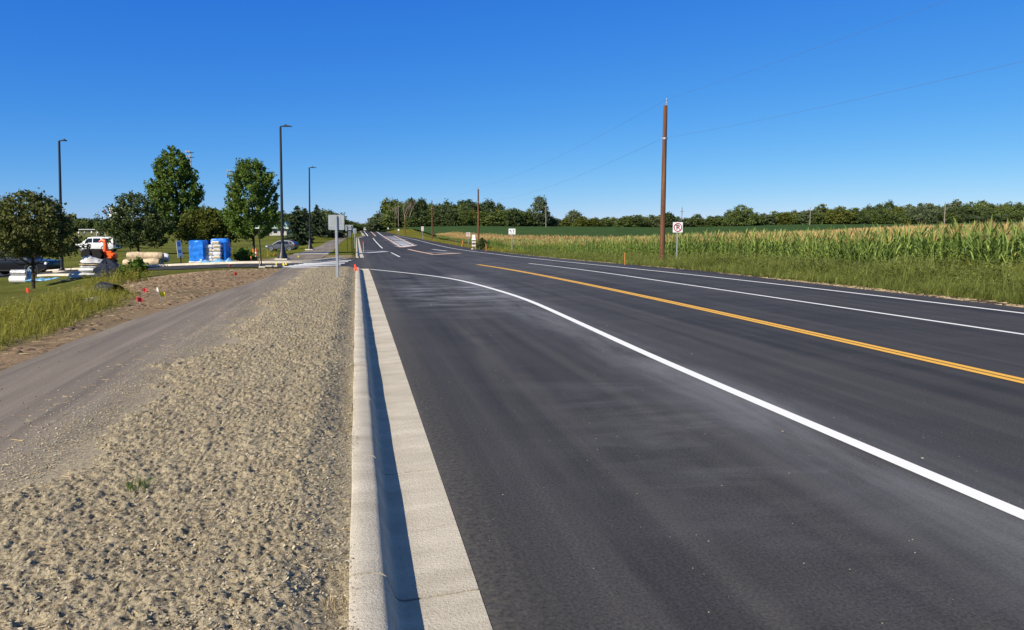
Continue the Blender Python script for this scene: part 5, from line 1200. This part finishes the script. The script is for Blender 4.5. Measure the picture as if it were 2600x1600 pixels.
# culvert end and rocks
p = hit(283, 752); o = thing('culvert_pipe', 'black corrugated culvert end sticking out of the ditch bank', 'culvert', p + Vector((0, 0, -.06)), math.radians(-60)); m = MB()
rings = [[Vector((x, rr * math.cos(a), .18 + rr * math.sin(a))) for a in np.linspace(0, 6.283, 19)[:-1]] for x, rr in [(-.9 + i * .06, .19 + (.012 if i % 2 else 0)) for i in range(24)]]; m.loft(rings, False); rings = [[Vector((x, .165 * math.cos(a), .18 + .165 * math.sin(a))) for a in np.linspace(0, 6.283, 19)[:-1]] for x in (-.9, .48)]; m.loft(rings, False); m.build('pipe', M_pipe, o, True)
def rock(label, px, row, s, seed, group='rocks at the ditch'):
    p = hit(px, row); rng = random.Random(seed); m = MB(); rings = []
    for t in np.linspace(-.3, 1, 6):
        rr = math.sqrt(max(.02, 1 - (t * .95) ** 2)); rings.append([Vector((s * rr * math.cos(a) * rng.uniform(.8, 1.2), s * .8 * rr * math.sin(a) * rng.uniform(.8, 1.2), s * .65 * t)) for a in np.linspace(0, 6.283, 9)[:-1]])
    m.loft(rings); q = m.build('rock', M_rock); q.location = p; tag(q, label, 'rock', group)
rock('largest pale rock beside the culvert end', 238, 770, .22, 1); rock('flat pale rock left of the largest one', 226, 768, .16, 2); rock('small pale rock right of the largest one', 258, 768, .13, 3); rock('white rock on the verge left of the straight orange stake', 1553, 663, .22, 4, 'rocks on the verge')
m = MB()
p = hit(735, 662); m = MB(); m.bbox((0, 0, .05), (.6, .35, .1), .02); q = m.build('concrete_slab', M_conc2); q.location = B(690, 37.2); tag(q, 'loose white concrete slab at the side street corner', 'slab')

# ------------------------------------------------------------------ vehicles
def wheel(o, x, y, r, wd=.22, big_=False):
    out = -1 if y < 0 else 1
    m = MB(); m.loft([[Vector((x + rr * math.cos(a), y + e, r + rr * math.sin(a))) for a in np.linspace(0, 6.283, 21)[:-1]] for rr, e in ((r * .62, -wd / 2), (r * .93, -wd / 2), (r, -wd / 3), (r, wd / 3), (r * .93, wd / 2), (r * .62, wd / 2))]); wh = m.build('wheel', M_tyre, o, True)
    m = MB(); yo = y + out * wd * .42
    for i in range(6):
        a = i * math.pi / 3 + .3; m.box((x + math.cos(a) * r * .33, yo, r + math.sin(a) * r * .33), (r * .62, .04, r * .17), 0, 0, -a)
    m.loft([[Vector((x + rr * math.cos(a), yo + e, r + rr * math.sin(a))) for a in np.linspace(0, 6.283, 21)[:-1]] for rr, e in ((r * .58, -.03), (r * .66, -.03), (r * .66, .03), (r * .58, .03))], False); m.lathe([(0, 0)], 3) if 0 else None
    m.build('rim', M_rim, wh)
def vehicle(name, label, cat, loc, rz, body, roof, wd, paint, wheels, r, wins, glass_top, lights, group=None, roofrail=False):
    """body/roof: side outlines (x forward, z up); wins: side window outlines"""
    o = thing(name, label, cat, loc, rz, group); m = MB(); h = wd / 2
    cx_ = sum(p[0] for p in body) / len(body); cz_ = sum(p[1] for p in body) / len(body)
    def sh(P, f): return [(cx_ + (x - cx_) * (1 - f * .5), cz_ + (z - cz_) * (1 - f)) for x, z in P]
    m.loft([[Vector((x, y, z)) for x, z in sh(body, f)] for y, f in ((-h, .10), (-h + .05, .03), (-h + .14, 0), (h - .14, 0), (h - .05, .03), (h, .10))]); m.build('body', paint, o, True)
    m = MB(); n = len(roof); tz = max(z for _, z in roof); bz_ = min(z for _, z in roof)
    def yy_(z, s): return s * (h - .05 - .17 * ((z - bz_) / (tz - bz_)) ** 1.1)
    m.loft([[Vector((x, yy_(z, -1), z)) for x, z in roof], [Vector((x, yy_(z, -1) * .8, z + .02 * ((z - bz_) / (tz - bz_)))) for x, z in roof], [Vector((x, yy_(z, 1) * .8, z + .02 * ((z - bz_) / (tz - bz_)))) for x, z in roof], [Vector((x, yy_(z, 1), z)) for x, z in roof]]); m.build('roof', paint, o, True)
    for P in wins:
        for s in (-1, 1):
            m = MB(); m.loft([[Vector((x, yy_(z, s) + s * e, z)) for x, z in P] for e in (-.02, .012)]); m.build('side_window', M_glass, o)
    for nm, (xa_, za_), (xb_, zb_) in glass_top:
        m = MB(); w1, w2 = abs(yy_(za_, 1)) * .88, abs(yy_(zb_, 1)) * .86; f = .03 if nm == 'windscreen' else -.03
        m.loft([[Vector((xa_ + e, -w1, za_ + .0)), Vector((xa_ + e, w1, za_)), Vector((xb_ + e, w2, zb_)), Vector((xb_ + e, -w2, zb_))] for e in (-.02 + f, .02 + f)]); m.build(nm, M_glass, o)
    for x in wheels:
        for s in (-1, 1):
            wheel(o, x, s * (h - .12), r)
            m = MB(); m.loft([[Vector((x + rr * math.cos(a), s * (h - .02) + e, r + rr * math.sin(a))) for a in np.linspace(-.25, 3.39, 15)] for rr, e in ((r * 1.02, 0), (r * 1.22, 0), (r * 1.22, s * .035), (r * 1.02, s * .035))], False); m.build('wheel_arch', M_trim, o)
    for nm, x, z, dx_, dz_ in lights:
        for s in (-1, 1):
            m = MB(); m.bbox((x, s * (h - .16), z), (dx_, .34, dz_), .03); m.build(nm, M_lamp if nm == 'headlight' else M_tail, o)
    for x0_ in (body[0][0],):
        for s in (-1, 1): m = MB(); m.box((0, s * (h - .005), r * .95), (abs(wheels[0] - wheels[1]) - 2.4 * r, .03, .10)); m.build('sill', M_trim, o)
    for s in (-1, 1):
        mx_ = wins[0][0][0]; m = MB(); m.bbox((mx_ - .1, s * (h + .06), bz_ + .06), (.1, .18, .13), .03); m.build('mirror', paint, o)
    if roofrail:
        for s in (-1, 1): m = MB(); m.tube([(.3, s * .55, tz + .04), (-1.7, s * .55, tz + .04)], .025, 5); m.build('roof_rail', M_trim, o)
    return o
suv_b = [(2.58, .48), (2.62, .75), (2.5, 1.0), (1.55, 1.12), (-2.5, 1.16), (-2.6, .95), (-2.6, .5), (-2.3, .36), (2.3, .36)]
suv_r = [(1.55, 1.10), (.75, 1.80), (.3, 1.88), (-2.1, 1.88), (-2.42, 1.75), (-2.52, 1.12)]
wn = [[(1.15, 1.18), (.72, 1.70), (.18, 1.72), (.18, 1.18)], [(.08, 1.18), (.08, 1.72), (-.85, 1.72), (-.95, 1.18)], [(-1.1, 1.18), (-.98, 1.72), (-2.05, 1.72), (-2.3, 1.2)]]
gp = B(250, 93)
vehicle('parked_suv', 'white parked sport utility vehicle beyond the orange machine', 'car', gp, math.radians(180 - 14), suv_b, suv_r, 2.0, M_carw, (1.55, -1.45), .40, wn, [('windscreen', (1.42, 1.15), (.72, 1.78)), ('rear_window', (-2.5, 1.25), (-2.3, 1.75))], [('headlight', 2.45, .82, .22, .2), ('tail_light', -2.55, 1.05, .12, .4)])
cr_b = [(2.2, .45), (2.22, .68), (2.05, .88), (1.25, 1.02), (-2.1, 1.08), (-2.25, .9), (-2.22, .5), (-1.95, .32), (1.95, .32)]
cr_r = [(1.3, .99), (.35, 1.55), (-.2, 1.64), (-1.4, 1.58), (-1.95, 1.34), (-2.18, 1.02)]
wn2 = [[(.95, 1.05), (.28, 1.46), (-.28, 1.50), (-.28, 1.05)], [(-.38, 1.05), (-.38, 1.50), (-1.15, 1.46), (-1.35, 1.07)], [(-1.45, 1.08), (-1.25, 1.45), (-1.5, 1.42), (-1.85, 1.18)]]
gp = B(717, 110)
vehicle('parked_crossover', 'grey parked crossover behind the tallest light pole', 'car', gp, math.radians(180 - 14), cr_b, cr_r, 1.85, M_carg, (1.35, -1.35), .36, wn2, [('windscreen', (1.2, 1.02), (.42, 1.5)), ('rear_window', (-2.12, 1.08), (-1.9, 1.36))], [('headlight', 2.02, .74, .3, .16), ('tail_light', -2.15, .95, .14, .2)], roofrail=True)
tr_b = [(2.95, .55), (3.0, .9), (2.9, 1.15), (1.6, 1.26), (.0, 1.28), (-2.85, 1.30), (-2.92, 1.1), (-2.92, .62), (-2.6, .48), (2.6, .48)]
tr_r = [(1.5, 1.22), (.72, 1.86), (.3, 1.94), (-.85, 1.94), (-1.12, 1.80), (-1.2, 1.24)]
wn3 = [[(1.15, 1.30), (.68, 1.78), (.12, 1.80), (.12, 1.30)], [(.02, 1.30), (.02, 1.80), (-.8, 1.80), (-1.0, 1.30)]]
gp = B(48, 57.5)
vehicle('pickup_truck', 'dark blue pickup truck parked behind the left crabapple tree', 'truck', gp, math.radians(-14), tr_b, tr_r, 2.0, M_cark, (1.72, -1.75), .46, wn3, [('windscreen', (1.38, 1.26), (.74, 1.84)), ('rear_window', (-1.16, 1.32), (-1.05, 1.8))], [('headlight', 2.85, .98, .2, .2), ('tail_light', -2.9, 1.0, .08, .35)])
v_b = [(2.5, .45), (2.55, .8), (2.4, 1.05), (1.5, 1.2), (-2.5, 1.25), (-2.55, .9), (-2.5, .4), (2.3, .4)]
gp = Vector((4.75, 392., float(zr(392.))))
vehicle('white_van', 'white vehicle driving towards the viewer far down the road', 'car', gp, math.radians(-92), v_b, [(1.5, 1.15), (.8, 1.9), (.3, 2.0), (-2.2, 2.0), (-2.5, 1.2)], 2.1, M_carw, (1.5, -1.5), .42, wn, [('windscreen', (1.42, 1.2), (.78, 1.85)), ('rear_window', (-2.5, 1.3), (-2.3, 1.8))], [('headlight', 2.42, .85, .2, .2), ('tail_light', -2.5, 1.0, .1, .3)])

# ------------------------------------------------------------------ sports field and building
gp = B(234, 211); k = 211 / F; o = thing('soccer_goal', 'white soccer goal with net on the far sports field', 'goal', gp, math.radians(-8)); m = MB(); W_ = 65 * k; H_ = 17 * k
m.tube([(-W_ / 2, 0, 0), (-W_ / 2, 0, H_), (W_ / 2, 0, H_), (W_ / 2, 0, 0)], .09, 6); m.tube([(W_ * .17, .02, 0), (W_ * .17, .02, H_)], .06, 5); m.build('frame', M_wh, o)
m = MB()
for i in range(22): x = -W_ / 2 + W_ * i / 21; m.tube([(x, .9, 0), (x, .35, H_)], .012, 3)
for z in np.linspace(.1, H_, 9): m.tube([(-W_ / 2, .9 - .55 * z / H_, z), (W_ / 2, .9 - .55 * z / H_, z)], .012, 3)
m.build('net', mat('goal_net', (.4, .42, .42), .8), o)
def person(label, px, d, seed, shirt, hgt=1.72, pose=0):
    gp = B(px, d); o = thing('person', label, 'person', gp, random.Random(seed).uniform(-.5, .5), 'people by the soccer goal')
    sp = .12 + .06 * pose
    pts = [(0, 0, .93), (0, 0, 1.12), (0, 0, 1.38), (0, -.01, 1.50), (0, -.02, 1.60), (0, -.02, 1.70), (-.1, 0, .88), (-sp, -.03, .48), (-sp - .02, .03, .06), (.1, 0, .88), (sp, -.03 - .1 * pose, .48), (sp + .02, .03 - .05 * pose, .06), (-.19, 0, 1.38), (-.25, .02, 1.12), (-.24, -.10, .88), (.19, 0, 1.38), (.26, .02, 1.12), (.22, -.12, .90), (-sp - .02, -.12, .03), (sp + .02, -.14, .03)]
    ed = [(0, 1), (1, 2), (2, 3), (3, 4), (4, 5), (0, 6), (6, 7), (7, 8), (0, 9), (9, 10), (10, 11), (2, 12), (12, 13), (13, 14), (2, 15), (15, 16), (16, 17), (8, 18), (11, 19)]
    rd = [.15, .13, .16, .06, .095, .085, .095, .06, .04, .095, .06, .04, .06, .045, .035, .06, .045, .035, .03, .03]
    me = bpy.data.meshes.new('body'); me.from_pydata([tuple(c * hgt / 1.78 for c in p_) for p_ in pts], ed, []); b_ = bpy.data.objects.new('body', me); COL.objects.link(b_); b_.parent = o
    md = b_.modifiers.new('skin', 'SKIN'); 
    for i, v in enumerate(me.skin_vertices[0].data): v.radius = (rd[i], rd[i] * .8); v.use_root = i == 0
    b_.modifiers.new('sub', 'SUBSURF').levels = 1
    dg = bpy.context.evaluated_depsgraph_get(); m2 = bpy.data.meshes.new_from_object(b_.evaluated_get(dg)); b_.modifiers.clear(); b_.data = m2; m2.materials.clear(); m2.materials.append(M_skin)
    s = hgt / 1.78; m = MB(); m.loft([[Vector((s * rx_ * math.cos(a), s * ry_ * math.sin(a), s * z)) for a in np.linspace(0, 6.283, 13)[:-1]] for rx_, ry_, z in ((.185, .15, .9), (.17, .14, 1.1), (.21, .16, 1.35), (.20, .14, 1.43), (.09, .08, 1.5))]); m.build('shirt', shirt, o, True)
    m = MB()
    for e in (-1, 1): m.tube([(e * .08 * s, 0, .97 * s), (e * sp * s, -.02, .52 * s)], [.125 * s, .10 * s], 10)
    m.build('shorts', M_dk, o, True); m = MB(); m.lathe([(.09 * s, 1.64 * s), (.10 * s, 1.70 * s), (.085 * s, 1.78 * s), (.02 * s, 1.81 * s)], 10, (0, 0, 0)); m.build('hair', M_bark, o, True)
person('person in white shirt standing in front of the middle of the goal', 233.5, 207, 1, M_wh); person('person in grey shirt near the left part of the goal', 216, 206, 2, M_film, 1.6, 1); person('person in pale shirt right of the goal centre post', 249, 208, 3, M_sack, 1.6)
person('person in white shirt outside the left goal post', 200.5, 205, 4, M_wh)
gp = B(266, 330); k = 330 / F; o = thing('flagpole', 'white flagpole with a small flag above the far trees', 'flagpole', gp); hh = CH + (HZ - 531) * k - gp.z; m = MB(); m.tube([(0, 0, 0), (0, 0, hh)], [.09, .05], 6); m.build('pole', M_wh, o); m = MB()
for i in range(6): m.loft([[Vector((x, .1 * math.sin(x * 5), hh - 1.35 - x * .35 + z)) for z in (0, 1.2)] + [Vector((x, .1 * math.sin(x * 5) + .01, hh - 1.35 - x * .35 + z)) for z in (1.2, 0)] for x in (i * .19, i * .19 + .19)])
m.build('flag', mat('faded_flag', (.30, .10, .13), .7, col2=(.08, .08, .2)), o)
gp = B(303, 235); k = 235 / F; o = thing('scoreboard', 'white scoreboard half hidden behind the dark crabapple tree', 'scoreboard', gp); m = MB(); zt = CH + (HZ - 527) * k - gp.z
m.bbox((0, 0, zt - 2.1), (40 * k, .4, 4.2), .1); m.build('panel', M_signw, o); m = MB()
for x in (-1.8, 0, 1.8): m.box((x, .1, (zt - 4) / 2), (.2, .2, zt - 4))
m.build('legs', M_dk, o); m = MB(); P = [(x, zt + .25 - .16 * (x / 2.4) ** 2) for x in np.linspace(-2.4, 2.4, 9)]
for i in range(8): m.tube([(P[i][0], 0, P[i][1]), (P[i + 1][0], 0, P[i + 1][1])], .07, 5)
m.build('arch', mat('scoreboard_blue', (.05, .06, .22), .5), o)
m = MB()
for i, x in enumerate((-1.6, -.8, 0, .8, 1.6)): m.box((x, -.21, zt - .7), (.36, .04, .5))
for x in (-1.2, 1.2): m.box((x, -.21, zt - 2.4), (1.4, .04, .9))
m.build('score_windows', M_signk, o)
gp = B(700, 225); k = 225 / F; o = thing('park_building', 'low park building with pale green metal roof behind the maple', 'building', gp, math.radians(-10)); m = MB(); m.box((0, 0, 1.3), (8.2, 6, 2.6)); m.build('wall', M_wall, o)
m = MB(); m.loft([[Vector((-4.9, -3.8, 2.6)), Vector((4.9, -3.8, 2.6)), Vector((4.9, 3.8, 2.6)), Vector((-4.9, 3.8, 2.6))], [Vector((-2.9, -.2, 4.9)), Vector((2.9, -.2, 4.9)), Vector((2.9, .2, 4.9)), Vector((-2.9, .2, 4.9))]]); m.build('roof', M_roofg, o); m = MB(); m.box((0, -3.84, 2.55), (9.9, .06, .28)); m.build('fascia', M_wh, o)
m = MB(); m.box((-1.5, -3.02, 1.05), (1.0, .06, 2.1)); m.build('door', M_dk, o)
for x in (.8, 2.8): m = MB(); m.box((x, -3.02, 1.5), (1.1, .06, .9)); m.build('window', M_glass, o)
gp = B(628, 235); o = thing('park_shelter', 'small pale roofed shelter seen under the smaller maple', 'building', gp); m = MB(); m.lathe([(3., 2.9), (2.9, 3.0), (.3, 4.8), (0, 4.9)], 6); m.build('roof', M_roofg, o); m = MB()
for a in np.linspace(0, 6.283, 7)[:-1]: m.tube([(2.4 * math.cos(a), 2.4 * math.sin(a), 0), (2.4 * math.cos(a), 2.4 * math.sin(a), 2.95)], .1, 6)
m.build('posts', M_wall, o)
